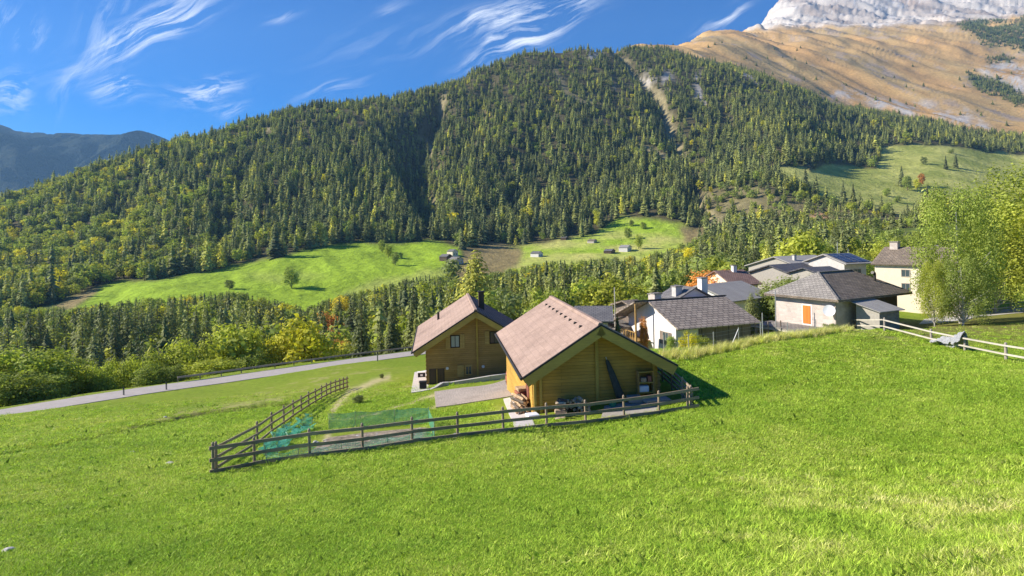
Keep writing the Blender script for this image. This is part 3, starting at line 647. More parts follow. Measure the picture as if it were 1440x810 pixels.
# ------------------------------------------------------------------ the forest on the mountain side
def forest():
    g = np.random.default_rng(5)
    n = 150000
    # even over the ground: sample bearing and distance with area weight
    y = np.sqrt(g.random(n) * (1720 ** 2 - 430 ** 2) + 430 ** 2); u = -1.18 + 2.42 * g.random(n); x = u * y
    z = height(x, y); px, py = pix(u, z / y)
    mead = np.maximum.reduce([look(M['meadow_l'], px, py) * (y < 760), look(M['meadow_m'], px, py) * (y < 860), look(M['dry_m'], px, py) * (y < 800), look(M['dirt_l'], px, py) * (y < 700)])
    mr = look(M['meadow_r'], px, py) * (y < 1300)
    dens = np.full(n, 1.0)
    dens *= 1 - sstep(mead, .25, .5); dens *= 1 - sstep(mr, .25, .5) 
    dens *= 1 - .93 * sstep(look(M['scree'], px, py), .3, .7)
    dens *= 1 - .93 * look(M['rocks'], px, py)
    al = look(M['alpine'], px, py)
    dens *= 1 - sstep(al, .3, .6) * (y > 1200)
    ag = look(M['alpgreen'], px, py); 
    dens *= 1 - .8 * look(M['landslip'], px, py)
    br = look(M['brush'], px, py)
    dens *= 1 - .55 * br
    dens *= 1 - .9 * ((px > 660) & (px < 790) & (y > 1470))
    dens *= .62 + .5 * fbm(x / 45, y / 45, 3, 77)
    dens *= 1 - .55 * sstep(py, 125, 60) * (px > 700) * (fbm(x / 60, y / 60, 3, 79) > -.15)
    # keep everything below about 430 m for the valley wood
    keep = g.random(n) < dens * .47
    # small clearing glades
    keep &= ~((fbm(x / 33, y / 33, 2, 83) > .62) & (y > 700))
    x, y, z, px, py, br = x[keep], y[keep], z[keep], px[keep], py[keep], br[keep]; n = len(x)
    left = 1 - sstep(px + 60 * fbm(x / 80, y / 80, 3, 87), 60, 470)
    pb = .10 + .75 * left * (.55 + .9 * (fbm(x / 70, y / 50, 3, 89) > 0)) + .5 * br
    pb = pb * (1 - .5 * sstep(y, 1200, 1500))
    isb = g.random(n) < pb
    idx = np.where(isb, 5 + g.integers(0, 4, n), np.where(g.random(n) < .68, 9 + g.integers(0, 4, n), g.integers(0, 5, n)))
    hgt = np.where(isb, g.normal(14.5, 3.2, n), g.normal(20.5, 5.2, n)); hgt = np.clip(hgt, 6, 32) * (1 - .42 * sstep(y, 750, 1450)) * (1 - .35 * br)
    wd = np.where(isb, hgt * (1.05 + .3 * g.random(n)), hgt * (1.1 + .45 * g.random(n)))
    tint = np.where(isb, np.clip(g.normal(.42, .20, n) + .10 * left, 0, .84), np.clip(g.normal(.30, .23, n) + (g.random(n) < .10) * .35 + .22 * fbm(x / 90, y / 90, 3, 95), 0, .95))
    rot = np.zeros((n, 3)); rot[:, 2] = g.random(n) * 6.28
    P = np.stack([x, y, z - .4], 1)
    scatter('mountain_forest', P, idx, rot, np.stack([wd, wd, hgt], 1), tint, PROTO, 'dense mixed forest of spruces and yellowing broadleaves covering the whole mountain side', 'forest')
    print('forest', n)
    # dwarf wood on the alpine slope
    n = 40000; y = 1500 + 1900 * g.random(n); u = .1 + .95 * g.random(n); x = u * y; z = height(x, y); px, py = pix(u, z / y)
    k = (g.random(n) < look(M['alpgreen'], px, py) * .8) | ((g.random(n) < .006) & (look(M['alpine'], px, py) > .6) & (py > 60))
    k &= look(M['rockpeak'], px, py) < .3
    x, y, z = x[k], y[k], z[k]; n = len(x); h_ = 7 + 8 * g.random(n); rot = np.zeros((n, 3)); rot[:, 2] = g.random(n) * 6.28
    scatter('alpine_scrub', np.stack([x, y, z - .3], 1), g.integers(0, 5, n), rot, np.stack([h_ * 1.8, h_ * 1.8, h_], 1), .2 + .3 * g.random(n), PROTO, 'dark green dwarf pines scattered over the brown alpine slope', 'scrub')
forest()
# ------------------------------------------------------------------ mesh builder
class MB:
    def __init__(s): s.V = []; s.F = []; s.bev = 0
    def face(s, pts):
        i = len(s.V); s.V += [tuple(p) for p in pts]; s.F.append(tuple(range(i, i + len(pts)))); return s
    def poly(s, V, Fc):
        i = len(s.V); s.V += [tuple(p) for p in V]; s.F += [tuple(i + k_ for k_ in f) for f in Fc]; return s
    def box(s, x0, x1, y0, y1, z0, z1):
        return s.poly([(x0,y0,z0),(x1,y0,z0),(x1,y1,z0),(x0,y1,z0),(x0,y0,z1),(x1,y0,z1),(x1,y1,z1),(x0,y1,z1)],
                      [(0,3,2,1),(4,5,6,7),(0,1,5,4),(1,2,6,5),(2,3,7,6),(3,0,4,7)])
    def bar(s, p, q, w, h, up=(0, 0, 1)):
        p, q, up = Vector(p), Vector(q), Vector(up); d = (q - p).normalized(); sx = d.cross(up)
        if sx.length < 1e-4: sx = d.cross(Vector((1, 0, 0)))
        sx.normalize(); uz = sx.cross(d); a = sx * w / 2; b = uz * h / 2
        V = [p - a - b, p + a - b, p + a + b, p - a + b, q - a - b, q + a - b, q + a + b, q - a + b]
        return s.poly(V, [(0,1,2,3),(4,7,6,5),(0,4,5,1),(1,5,6,2),(2,6,7,3),(3,7,4,0)])
    def tube(s, p, q, r0, r1=None, n=8, cap=True):
        r1 = r0 if r1 is None else r1; p, q = Vector(p), Vector(q); d = (q - p).normalized()
        a = d.cross(Vector((0, 0, 1))) if abs(d.z) < .9 else d.cross(Vector((1, 0, 0))); a.normalize(); b = d.cross(a)
        V = [p + (a * math.cos(k_ * 2 * PI / n) + b * math.sin(k_ * 2 * PI / n)) * r0 for k_ in range(n)] + [q + (a * math.cos(k_ * 2 * PI / n) + b * math.sin(k_ * 2 * PI / n)) * r1 for k_ in range(n)]
        Fc = [(k_, (k_ + 1) % n, (k_ + 1) % n + n, k_ + n) for k_ in range(n)]
        if cap: Fc += [tuple(range(n))[::-1], tuple(range(n, 2 * n))]
        return s.poly(V, Fc)
    def prism(s, prof, y0, y1):
        """outline in x,z extruded along y"""
        n = len(prof)
        V = [(x, y0, z) for x, z in prof] + [(x, y1, z) for x, z in prof]
        Fc = [tuple(range(n)), tuple(range(n, 2 * n))[::-1]] + [(k_, k_ + n, (k_ + 1) % n + n, (k_ + 1) % n) for k_ in range(n)]
        return s.poly(V, Fc)
    def slab(s, quad, th):
        """thick sheet hanging below the four (or three) given top corners"""
        q = [Vector(p) for p in quad]; nrm = (q[1] - q[0]).cross(q[-1] - q[0]).normalized()
        if nrm.z < 0: nrm = -nrm
        n = len(q); V = q + [p - nrm * th for p in q]
        Fc = [tuple(range(n)), tuple(range(n, 2 * n))[::-1]] + [(k_, k_ + n, (k_ + 1) % n + n, (k_ + 1) % n) for k_ in range(n)]
        return s.poly(V, Fc)
    def build(s, name, mat, parent=None, bevel=0, smooth=False, label=None):
        import bmesh
        me = bpy.data.meshes.new(name); me.from_pydata(s.V, [], s.F)
        bm = bmesh.new(); bm.from_mesh(me); bmesh.ops.recalc_face_normals(bm, faces=bm.faces)
        if bevel:
            bmesh.ops.remove_doubles(bm, verts=bm.verts, dist=1e-5)
            bmesh.ops.bevel(bm, geom=[e for e in bm.edges if len(e.link_faces) == 2 and e.calc_face_angle(0) > .5], offset=bevel, segments=1, affect='EDGES')
        uvl = bm.loops.layers.uv.new('UVMap')
        for f in bm.faces:
            n = f.normal; h = Vector((-n.y, n.x, 0))
            h = h.normalized() if h.length > .03 else Vector((1, 0, 0))
            tt = n.cross(h)
            if tt.z < -1e-4: tt = -tt
            for l in f.loops: l[uvl].uv = (l.vert.co.dot(h), l.vert.co.dot(tt))
            f.smooth = smooth
        bm.to_mesh(me); bm.free()
        o = bpy.data.objects.new(name, me); COL.objects.link(o); me.materials.append(mat)
        if parent is not None: o.parent = parent
        if label: o['label'] = label
        return o
def empty(name, loc, rz=0, label=None, cat=None, group=None):
    o = bpy.data.objects.new(name, None); COL.objects.link(o); o.location = loc; o.rotation_euler = (0, 0, rz); o.empty_display_size = .3
    return tag(o, label, cat, group)

# ------------------------------------------------------------------ procedural building materials
def brickmat(name, c1, c2, mortar, bw, rh, ms=.02, off=.5, rough=.8, bump=.5, bd=.03, grime=.25, rot=0, squash=1, noise_s=3):
    m, nt = newmat(name); t = NT(nt)
    uvn = t.n('ShaderNodeTexCoord').outputs['UV']
    if rot: uvn = t.map(uvn, rot=(0, 0, rot))
    b = t.n('ShaderNodeTexBrick'); t.l(uvn, b.inputs[0]); b.offset = off
    b.inputs['Color1'].default_value = c1 + (1,); b.inputs['Color2'].default_value = c2 + (1,); b.inputs['Mortar'].default_value = mortar + (1,)
    b.inputs['Scale'].default_value = 1; b.inputs['Mortar Size'].default_value = ms; b.inputs['Brick Width'].default_value = bw; b.inputs['Row Height'].default_value = rh
    b.inputs['Mortar Smooth'].default_value = .3; b.inputs['Bias'].default_value = 0
    ob = t.n('ShaderNodeTexCoord').outputs['Object']
    n = t.noise(ob, noise_s * .3, 5, .65); n2 = t.noise(ob, noise_s * 5, 4, .65)
    v = t.ramp(t.math('ADD', t.math('MULTIPLY', n, .55), t.math('MULTIPLY', n2, .45)), [(.3, 1 - grime * 1.4), (.5, 1.0), (.7, 1 + grime)])
    c = t.mix(1.0, b.outputs['Color'], v, 'MULTIPLY')
    h = t.math('ADD', t.math('MULTIPLY', t.math('SUBTRACT', 1.0, b.outputs['Fac']), 1.0), t.math('MULTIPLY', n2, .35))
    t.out(c, rough, t.bump(h, bump, bd), .25)
    return m
def plankmat(name, c1, c2, bw=.16, length=4, gap=(.16, .10, .03), rough=.65, vertical=False, grime=.2, grain=.35, gapsz=.008):
    m, nt = newmat(name); t = NT(nt)
    uvn = t.n('ShaderNodeTexCoord').outputs['UV']
    if vertical: uvn = t.map(uvn, rot=(0, 0, PI / 2))
    b = t.n('ShaderNodeTexBrick'); t.l(uvn, b.inputs[0]); b.offset = .37
    b.inputs['Color1'].default_value = c1 + (1,); b.inputs['Color2'].default_value = c2 + (1,); b.inputs['Mortar'].default_value = gap + (1,)
    b.inputs['Scale'].default_value = 1; b.inputs['Mortar Size'].default_value = gapsz; b.inputs['Brick Width'].default_value = length; b.inputs['Row Height'].default_value = bw; b.inputs['Mortar Smooth'].default_value = .5
    g = t.noise(t.map(uvn, (1.2, 22, 1)), 1.6, 6, .65, .6); g2 = t.noise(t.n('ShaderNodeTexCoord').outputs['Object'], .5, 5, .6)
    v = t.ramp(t.math('ADD', t.math('MULTIPLY', g, .5), t.math('MULTIPLY', g2, .5)), [(.3, 1 - grain), (.5, 1.0), (.7, 1 + grain)])
    c = t.mix(1.0, b.outputs['Color'], v, 'MULTIPLY')
    h = t.math('ADD', t.math('MULTIPLY', t.math('SUBTRACT', 1.0, b.outputs['Fac']), 1.0), t.math('MULTIPLY', g, .2))
    t.out(c, rough, t.bump(h, .5, .02), .25)
    return m
MT = dict(
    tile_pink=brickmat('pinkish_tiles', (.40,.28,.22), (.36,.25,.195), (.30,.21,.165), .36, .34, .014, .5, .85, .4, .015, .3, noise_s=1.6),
    tile_pink_shade=brickmat('shaded_rough_pinkish_tiles', (.30,.19,.16), (.22,.14,.12), (.08,.05,.05), .34, .32, .03, .5, .8, .8, .05, .25),
    slabs=brickmat('stone_slabs', (.42,.345,.27), (.30,.245,.195), (.09,.075,.065), .62, .42, .035, .4, .85, .9, .06, .25),
    slabs_dark=brickmat('brown_stone_slabs', (.30,.235,.175), (.21,.17,.13), (.08,.065,.05), .42, .26, .02, .4, .9, .9, .05, .35),
    slabs_grey=brickmat('grey_stone_slabs', (.33,.30,.26), (.26,.235,.21), (.10,.09,.08), .42, .26, .02, .4, .9, .8, .05, .28),
    metal_grey=brickmat('grey_sheet_roof', (.34,.32,.29), (.31,.29,.265), (.16,.16,.16), 6, .55, .015, 0, .8, .5, .04, .1, PI / 2),
    metal_dark=brickmat('dark_tiles', (.12,.115,.12), (.10,.095,.10), (.03,.03,.035), .5, .36, .03, 0, .5, .6, .05, .12),
    slate=brickmat('slate', (.22,.205,.19), (.17,.16,.15), (.05,.05,.055), .4, .28, .02, .5, .6, .6, .03, .25),
    tile_brown=brickmat('brown_tiles', (.30,.19,.15), (.24,.15,.12), (.1,.07,.06), .34, .34, .03, .5, .8, .7, .04, .25),
    wood=plankmat('honey_planks', (.56,.33,.068), (.46,.27,.052), .17, 5),
    wood_b=plankmat('brown_planks', (.42,.26,.09), (.34,.21,.07), .17, 5),
    wood_post=plankmat('honey_beam', (.48,.33,.075), (.44,.29,.06), 3, 8, gapsz=0),
    soffit=plankmat('soffit_boards', (.40,.28,.09), (.36,.25,.08), .12, 6),
    shutter=plankmat('light_shutters', (.50,.35,.13), (.45,.31,.11), .12, 3),
    dark_wood=plankmat('dark_boards', (.09,.06,.045), (.07,.05,.035), .14, 3, vertical=True),
    grey_wood=plankmat('grey_boards', (.24,.19,.15), (.19,.15,.12), .18, 3, vertical=True),
    fence=plankmat('weathered_rail', (.34,.26,.18), (.27,.205,.14), 2, 9, grain=.45, gapsz=0),
    fence_l=plankmat('pale_rail', (.36,.31,.26), (.33,.28,.23), 2, 9, grain=.35, gapsz=0),
    rail_pale=plankmat('bleached_rail', (.52,.47,.38), (.46,.42,.33), 2, 9, grain=.3, gapsz=0),
    stucco=plain('cream_render', (.74,.64,.48), .9, .05, 1.2, .2), white=plain('white_render', (.78,.73,.68), .9, .05, 1.2, .2),
    rubble=brickmat('plastered_rubble', (.62,.53,.46), (.52,.44,.38), (.56,.50,.44), .5, .28, .03, .45, .9, .5, .03, .25),
    rubble_d=brickmat('rubble', (.34,.29,.22), (.26,.22,.17), (.3,.26,.2), .4, .2, .03, .45, .9, .6, .04, .3),
    concrete=plain('concrete', (.50,.47,.43), .9, .1, 2, .3), paving=brickmat('pale_paving', (.62,.57,.53), (.56,.51,.47), (.4,.36,.33), .6, .4, .012, .5, .85, .3, .01, .12),
    cobble=brickmat('cobbles', (.52,.43,.36), (.42,.35,.29), (.27,.24,.2), .22, .14, .02, .5, .85, .5, .02, .2),
    orange=plankmat('orange_door', (.66,.22,.04), (.6,.19,.03), .2, 4, vertical=True, grain=.1), redbrown=plain('red_brown_leaves', (.22,.08,.05), .8, .4, 8, .5),
    metal=plain('galvanised', (.45,.45,.44), .45, .1, 6, .1, .6), darkmetal=plain('dark_metal', (.05,.045,.04), .5, .2, 6, .1, .3),
    greenpole=plain('green_pole', (.28,.36,.24), .6, .1, 6, .1), glass=plain('glass', (.06,.085,.09), .12, .1, 1, .02, 0, .6), curtain=plain('curtain', (.42,.46,.45), .8, .08, 14, .2),
    black=plain('black', (.02,.02,.022), .6), tarp=plain('dark_cover', (.05,.055,.045), .7, .25, 5, .5), bark=M_BARK, log=plain('split_logs', (.46,.31,.18), .85, .45, 7, .6),
    logend=plain('pale_logs', (.62,.46,.30), .85, .4, 9, .6), greyboard=plain('grey_board', (.36,.33,.28), .8, .12, 4, .3), terracotta=plain('terracotta', (.36,.13,.08), .8, .15, 5, .3), green=plain('green_plastic', (.05,.26,.16), .5, .1),
    soil=plain('stony_soil', (.34,.27,.19), .95, .6, 4, .8, bd=.08), whitep=plain('white_sheet', (.78,.78,.80), .6, .04, 3, .1), solar=brickmat('solar_cells', (.02,.028,.06), (.018,.025,.055), (.22,.24,.27), 1.0, 1.6, .03, 0, .2, .1, .01, .05),
    plastic=plain('creased_plastic', (.70,.70,.72), .5, .15, 7, 1.0, bd=.15), asphalt=plain('worn_asphalt', (.44,.39,.345), .9, .08, 1.5, .3), blue=plain('blue', (.08,.07,.25), .7),
)
# ------------------------------------------------------------------ sheets laid over the ground
def drape(name, A, Bp, mat, lift=.03, du=None, nv=5, parent=None, world=False):
    """strip between two surveyed lines A (near edge) and B (far edge)"""
    P = [(hit(*p) if not world else Vector((p[0], p[1], 0))) for p in A]; Q = [(hit(*p) if not world else Vector((p[0], p[1], 0))) for p in Bp]
    V = []; cols_ = 0
    def cat(p0, p1, p2, p3, t): return .5 * ((2 * p1) + (-p0 + p2) * t + (2 * p0 - 5 * p1 + 4 * p2 - p3) * t * t + (-p0 + 3 * p1 - 3 * p2 + p3) * t ** 3)
    n = len(P); rows = []
    for i in range(n - 1):
        L = max((P[i + 1] - P[i]).length, (Q[i + 1] - Q[i]).length); k_ = max(2, int(L / (du or .35)))
        for j in range(k_ + (1 if i == n - 2 else 0)):
            t_ = j / k_; g_ = lambda S: cat(S[max(i - 1, 0)], S[i], S[i + 1], S[min(i + 2, n - 1)], t_)
            rows.append((g_(P), g_(Q)))
    for a, b in rows:
        for j in range(nv): V.append(a.lerp(b, j / (nv - 1)))
    X = np.array([v.x for v in V]); Y = np.array([v.y for v in V]); Z = height(X, Y) + lift
    m = len(rows); Vt = np.stack([X, Y, Z], 1)
    Vb = Vt.copy(); Vb[:, 2] -= .12
    Fq = grid_faces(m, nv)
    # skirt round the rim
    rim = [i * nv for i in range(m)] + [(m - 1) * nv + j for j in range(1, nv)] + [i * nv + nv - 1 for i in range(m - 2, -1, -1)] + list(range(nv - 2, 0, -1))
    sk = np.array([(rim[i], rim[(i + 1) % len(rim)], rim[(i + 1) % len(rim)] + m * nv, rim[i] + m * nv) for i in range(len(rim))])
    mb = MB(); mb.V = [tuple(v) for v in np.concatenate([Vt, Vb])]; mb.F = [tuple(f) for f in np.concatenate([Fq, sk])]
    return mb.build(name, mat, parent, smooth=False)
def road_side(off):
    out = []
    for i in range(len(RD)):
        d = RD[min(i + 1, len(RD) - 1)] - RD[max(i - 1, 0)]; n = np.array([-d[1], d[0]]) / math.hypot(d[0], d[1]); out.append((RD[i][0] + n[0] * off, RD[i][1] + n[1] * off))
    return out
tag(drape('road', road_side(-1.9), road_side(1.9), MT['asphalt'], .05, .6, 7, world=True), kind='structure')
tag(drape('path', [(1292,456),(1340,452),(1378,446),(1440,440)], [(1300,449),(1340,444),(1378,439),(1440,433)], MT['concrete'], .04, .5), kind='structure')
# ------------------------------------------------------------------ the two timber chalets
def window_part(name, root, cx, cz, w_, h_, y, shutters=True, glass='glass', frame='black', side=-1, fw=.07):
    """window in a wall facing -y ; frame, pane, sill, shutters"""
    m = MB(); 
    m.box(cx - w_/2, cx - w_/2 + fw, y - .05, y, cz - h_/2, cz + h_/2).box(cx + w_/2 - fw, cx + w_/2, y - .05, y, cz - h_/2, cz + h_/2)
    m.box(cx - w_/2 + fw, cx + w_/2 - fw, y - .05, y, cz - h_/2, cz - h_/2 + fw).box(cx - w_/2 + fw, cx + w_/2 - fw, y - .05, y, cz + h_/2 - fw, cz + h_/2)
    m.box(cx - .025, cx + .025, y - .045, y, cz - h_/2 + fw, cz + h_/2 - fw)
    f = m.build(name, MT[frame], root)
    MB().box(cx - w_/2 + fw, cx + w_/2 - fw, y - .02, y - .004, cz - h_/2 + fw, cz + h_/2 - fw).build('pane', MT[glass], f)
    if shutters:
        for s_ in (-1, 1):
            x0 = cx + s_ * (w_/2 + .03); x1 = x0 + s_ * w_ * .48
            MB().box(min(x0, x1), max(x0, x1), y - .075, y - .005, cz - h_/2 - .05, cz + h_/2 + .05).build('shutter', MT['shutter'], f, .008)
    return f
def gable_house(name, X, Y, Z, rz, L, ap, wl, wr, dl, dr, oh_f, oh_b, ovl, ovr, wall, roof, th=.16, label='', cat='house', group=None, base=-3, soff=None, wall_name='wall'):
    """gable towards -y; root at the ground below the front roof peak. ap peak height, wl/wr half spans incl. eaves, dl/dr drops"""
    root = empty(name, (X, Y, Z), rz, label, cat, group)
    xl = -(wl - ovl); xr = wr - ovr; zl = ap - dl * (wl - ovl) / wl - th * 1.15; zr = ap - dr * (wr - ovr) / wr - th * 1.15
    MB().prism([(xl, base), (xr, base), (xr, zr), (0, ap - th * 1.15), (xl, zl)], oh_f, L - oh_b).build(wall_name, wall, root)
    rf = MB().slab([(-wl, 0, ap - dl), (0, 0, ap), (0, L, ap), (-wl, L, ap - dl)], th * .45).slab([(0, 0, ap + .001), (wr, 0, ap - dr), (wr, L, ap - dr), (0, L, ap + .001)], th * .45)
    rf = rf.build('roof', roof, root)
    if soff is not None:
        o = .03
        def sl(w_, d_, s_):
            m = MB(); k_ = th * .5
            return m.slab([(0, o, ap - k_), (s_ * (w_ - .04), o, ap - d_ - k_), (s_ * (w_ - .04), L - o, ap - d_ - k_), (0, L - o, ap - k_)], th * .5)
        m = sl(wl, dl, -1); m2 = sl(wr, dr, 1); i = len(m.V); m.V += m2.V; m.F += [tuple(i + k_ for k_ in f) for f in m2.F]
        m.build('soffit', soff, root)
    return root, (xl, xr, zl, zr)

def chalet_front():
    p = at(845, 455, 30); q = at(774, 417, 43.4)
    g0 = -8.85; ap = p.z - g0
    root, (xl, xr, zl, zr) = gable_house('wooden_chalet', p.x, p.y, g0, TH, 13.4, ap, 3.98, 3.95, 2.46, 2.22, 1.0, .6, .62, .72, MT['wood'], MT['tile_pink'], .34,
        'nearest timber chalet, single storey, firewood heaped under its honey coloured gable', 'chalet', soff=MT['soffit'])
    # barge boards
    m = MB()
    for s_, w_, d_ in ((-1, 3.98, 2.46), (1, 3.95, 2.22)):
        m.slab([(0, -.035, ap - .035), (s_ * w_, -.035, ap - d_ - .035), (s_ * w_, .0, ap - d_ - .035), (0, .0, ap - .035)], .07)
    m.build('roof_edge', MT['darkmetal'], root)
    m = MB()
    for s_, w_, d_ in ((-1, 3.94, 2.44), (1, 3.91, 2.20)):
        m.slab([(0, -.02, ap - .13), (s_ * w_, -.02, ap - d_ - .13), (s_ * w_, .028, ap - d_ - .13), (0, .028, ap - .13)], .46)
    m.build('barge_board', MT['wood_post'], root)
    MB().tube((-4.04, -.02, ap - 2.56), (-4.04, 13.4, ap - 2.56), .075, n=10).build('gutter', MT['darkmetal'], root)
    MB().prism([(-.16, ap - .07), (.16, ap - .07), (.09, ap + .05), (-.09, ap + .05)], 0, 13.4).build('ridge_cap', MT['tile_pink'], root)
    for k_ in range(9):
        y = 1.6 + k_ * 1.25
        x = -.62; z = ap - .62 * 2.46 / 3.98
        MB().prism([(x - .10, z - .055), (x + .08, z + .055), (x - .06, z + .075)], y, y + .2).build('roof_vent', MT['darkmetal'], root)
    MB().box(-.09, .09, .9, 1.0, -1.0, ap - .45).build('post', MT['wood_post'], root, .01)
    for x in (xl + .12, xl + .42):
        MB().box(x - .07, x + .07, .86, 1.0, -1, zl + .02 + (x - xl) * .6).build('post', MT['wood_post'], root, .01)
    MB().box(xr - .3, xr - .16, .86, 1.0, -1, zr + .08).build('post', MT['wood_post'], root, .01)
    # crossed log ends at the corners
    m = MB()
    for k_ in range(9):
        z = -.1 + k_ * .17
        m.box(xr - .02, xr + .12 + .05 * (k_ % 2), 1.0, 1.14, z, z + .15)
    m.build('log_ends', MT['wood_b'], root)
    MB().slab([(-.05, .75, ap - 1.0), (xr + .1, .9, zr - .05), (xr + .1, .99, zr - .05), (-.05, .99, ap - 1.0)], .0001) if False else None
    # side door in the left wall
    MB().box(xl - .05, xl, 2.0, 3.0, 0, 1.75).build('door', MT['redbrown'], root)
    return root
CH1 = chalet_front()
def chalet_back():
    p = at(669, 436, 50); g0 = -12.6; ap = p.z - g0
    root, (xl, xr, zl, zr) = gable_house('wooden_chalet', p.x, p.y, g0, TH, 14, ap, 5.23, 5.2, 3.22, 3.2, 1.1, .8, 1.08, 1.05, MT['wood_b'], MT['tile_pink'], .36,
        'two storey brown timber chalet with shuttered windows and a dark chimney', 'chalet', soff=MT['soffit'])
    m = MB()
    for s_, w_, d_ in ((-1, 5.23, 3.22), (1, 5.2, 3.2)):
        m.slab([(0, -.04, ap - .035), (s_ * w_, -.04, ap - d_ - .035), (s_ * w_, .0, ap - d_ - .035), (0, .0, ap - .035)], .08)
    m.build('roof_edge', MT['darkmetal'], root)
    m = MB()
    for s_, w_, d_ in ((-1, 5.19, 3.2), (1, 5.16, 3.18)):
        m.slab([(0, -.025, ap - .14), (s_ * w_, -.025, ap - d_ - .14), (s_ * w_, .028, ap - d_ - .14), (0, .028, ap - .14)], .42)
    m.build('barge_board', MT['wood_post'], root)
    MB().prism([(-.18, ap - .08), (.18, ap - .08), (.1, ap + .06), (-.1, ap + .06)], 0, 14).build('ridge_cap', MT['tile_pink'], root)
    MB().tube((-5.29, 0, ap - 3.33), (-5.29, 14, ap - 3.33), .08, n=10).build('gutter', MT['darkmetal'], root)
    # rougher, darker tile sheet: shade painted onto the slope turned from the sun
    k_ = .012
    MB().slab([(.02, .02, ap + k_), (5.2, .02, ap - 3.2 + k_), (5.2, 13.98, ap - 3.2 + k_), (.02, 13.98, ap + k_)], .008).build('shaded_tile_cover', MT['tile_pink_shade'], root)
    ch = MB().box(.55, 1.05, 4.6, 5.1, ap - .9, ap + 1.0).build('chimney', MT['dark_wood'], root, .01)
    MB().box(.48, 1.12, 4.53, 5.17, ap + 1.0, ap + 1.1).build('cap', MT['darkmetal'], ch)
    MB().tube((-3.1, 9, ap - 2.0), (-3.1, 9, ap - 1.2), .12, n=10).build('vent_pipe', MT['darkmetal'], root)
    MB().box(.05, .2, 1.0, 1.1, -1, ap - .45).build('post', MT['wood_post'], root)
    def pz(px, py):   # wall coordinates from the survey
        u, v = uv(px, py); c, s_ = math.cos(TH), math.sin(TH)
        # plane: local y = 1.1
        ox, oy = p.x - s_ * 1.1, p.y + c * 1.1
        t_ = (u * oy - ox) / (c - u * s_); return float(t_), float(v * (oy + s_ * t_) - g0)
    a, b = pz(640, 480); w1 = window_part('window', root, a, b, .78, 1.05, 1.1, True, 'curtain')
    a, b = pz(695, 474.5); window_part('window', root, a, b, .78, 1.05, 1.1, True, 'glass')
    a, b = pz(659, 520.5); f = window_part('window', root, a, b, .62, .85, 1.1, False, 'glass', 'shutter', fw=.1)
    MB().box(a - .95, a - .38, 1.02, 1.095, b - .5, b + .48).build('shutter', MT['shutter'], f, .01)
    x0, z0 = pz(604, 545); x1, z1 = pz(625, 518)
    dr = MB().box(x0, x1, 1.04, 1.1, z0 - .3, z1).build('garage_door', MT['dark_wood'], root)
    MB().box((x0 + x1) / 2 - .03, (x0 + x1) / 2 + .03, 1.0, 1.035, z0 + .2, z1).build('door_post', MT['wood_post'], dr)
    for q_ in ((629, 518), (679.5, 515.5)):
        a, b = pz(*q_); MB().tube((a, 1.1, b), (a, 1.0, b), .13, .1, 14).build('wall_lamp', MT['whitep'], root)
    m = MB()
    for k2 in range(22):
        z = -.2 + k2 * .17
        if z < zl: m.box(xl - .02 - .04 * (k2 % 2), xl + .0, 1.0, 1.22, z, z + .15)
    m.build('log_ends', MT['wood_b'], root)
    return root, pz
CH2, PZ2 = chalet_back()

# things round the chalets -------------------------------------------------
def on_ground(px, py): return hit(px, py)
def local(root, x, y, z=0):
    c, s_ = math.cos(root.rotation_euler.z), math.sin(root.rotation_euler.z); l = root.location
    return Vector((l.x + x * c - y * s_, l.y + x * s_ + y * c, l.z + z))
def g_at(v): return Vector((v.x, v.y, gz(v.x, v.y)))
# paving and terraces (ground surfaces)
tag(drape('terrace', [(578,553),(592,551),(603,549)], [(583,524),(592,522.5),(600,521)], MT['paving'], .06, .3), kind='structure')
tag(drape('cobbled_yard', [(613,573.5),(660,567),(712,559),(738,554)], [(611,551.5),(650,546),(690,541),(712,534)], MT['cobble'], .05, .3, 9), kind='structure')
tag(drape('paved_path', [(724,604),(716,583),(708,562)], [(752,600),(744,580),(735,556)], MT['paving'], .065, .3, 5), kind='structure')
tag(drape('paved_apron', [(845,590),(885,584),(925,579)], [(850,572),(885,567),(925,563)], MT['greyboard'], .055, .3, 5), kind='structure')
# garden kerb wall
def kerb():
    line = [(589,554),(600,550),(612,545),(622,538.5),(634,538),(660,534),(690,529),(712,526)]
    pts = [at(p[0], p[1], y) for p, y in zip(line, (46.3,46.8,47.4,48.2,48.4,48.7,49.0,49.3))]; m = MB()
    for a, b in zip(pts[:-1], pts[1:]): m.bar(a - Vector((0, 0, .3)), b - Vector((0, 0, .3)), .25, .7)
    o = m.build('kerb_wall', MT['paving']); tag(o, 'low pale kerb wall bending in front of the two storey chalet', 'kerb wall')
    o.data.materials.clear(); o.data.materials.append(MT['concrete'])
kerb()
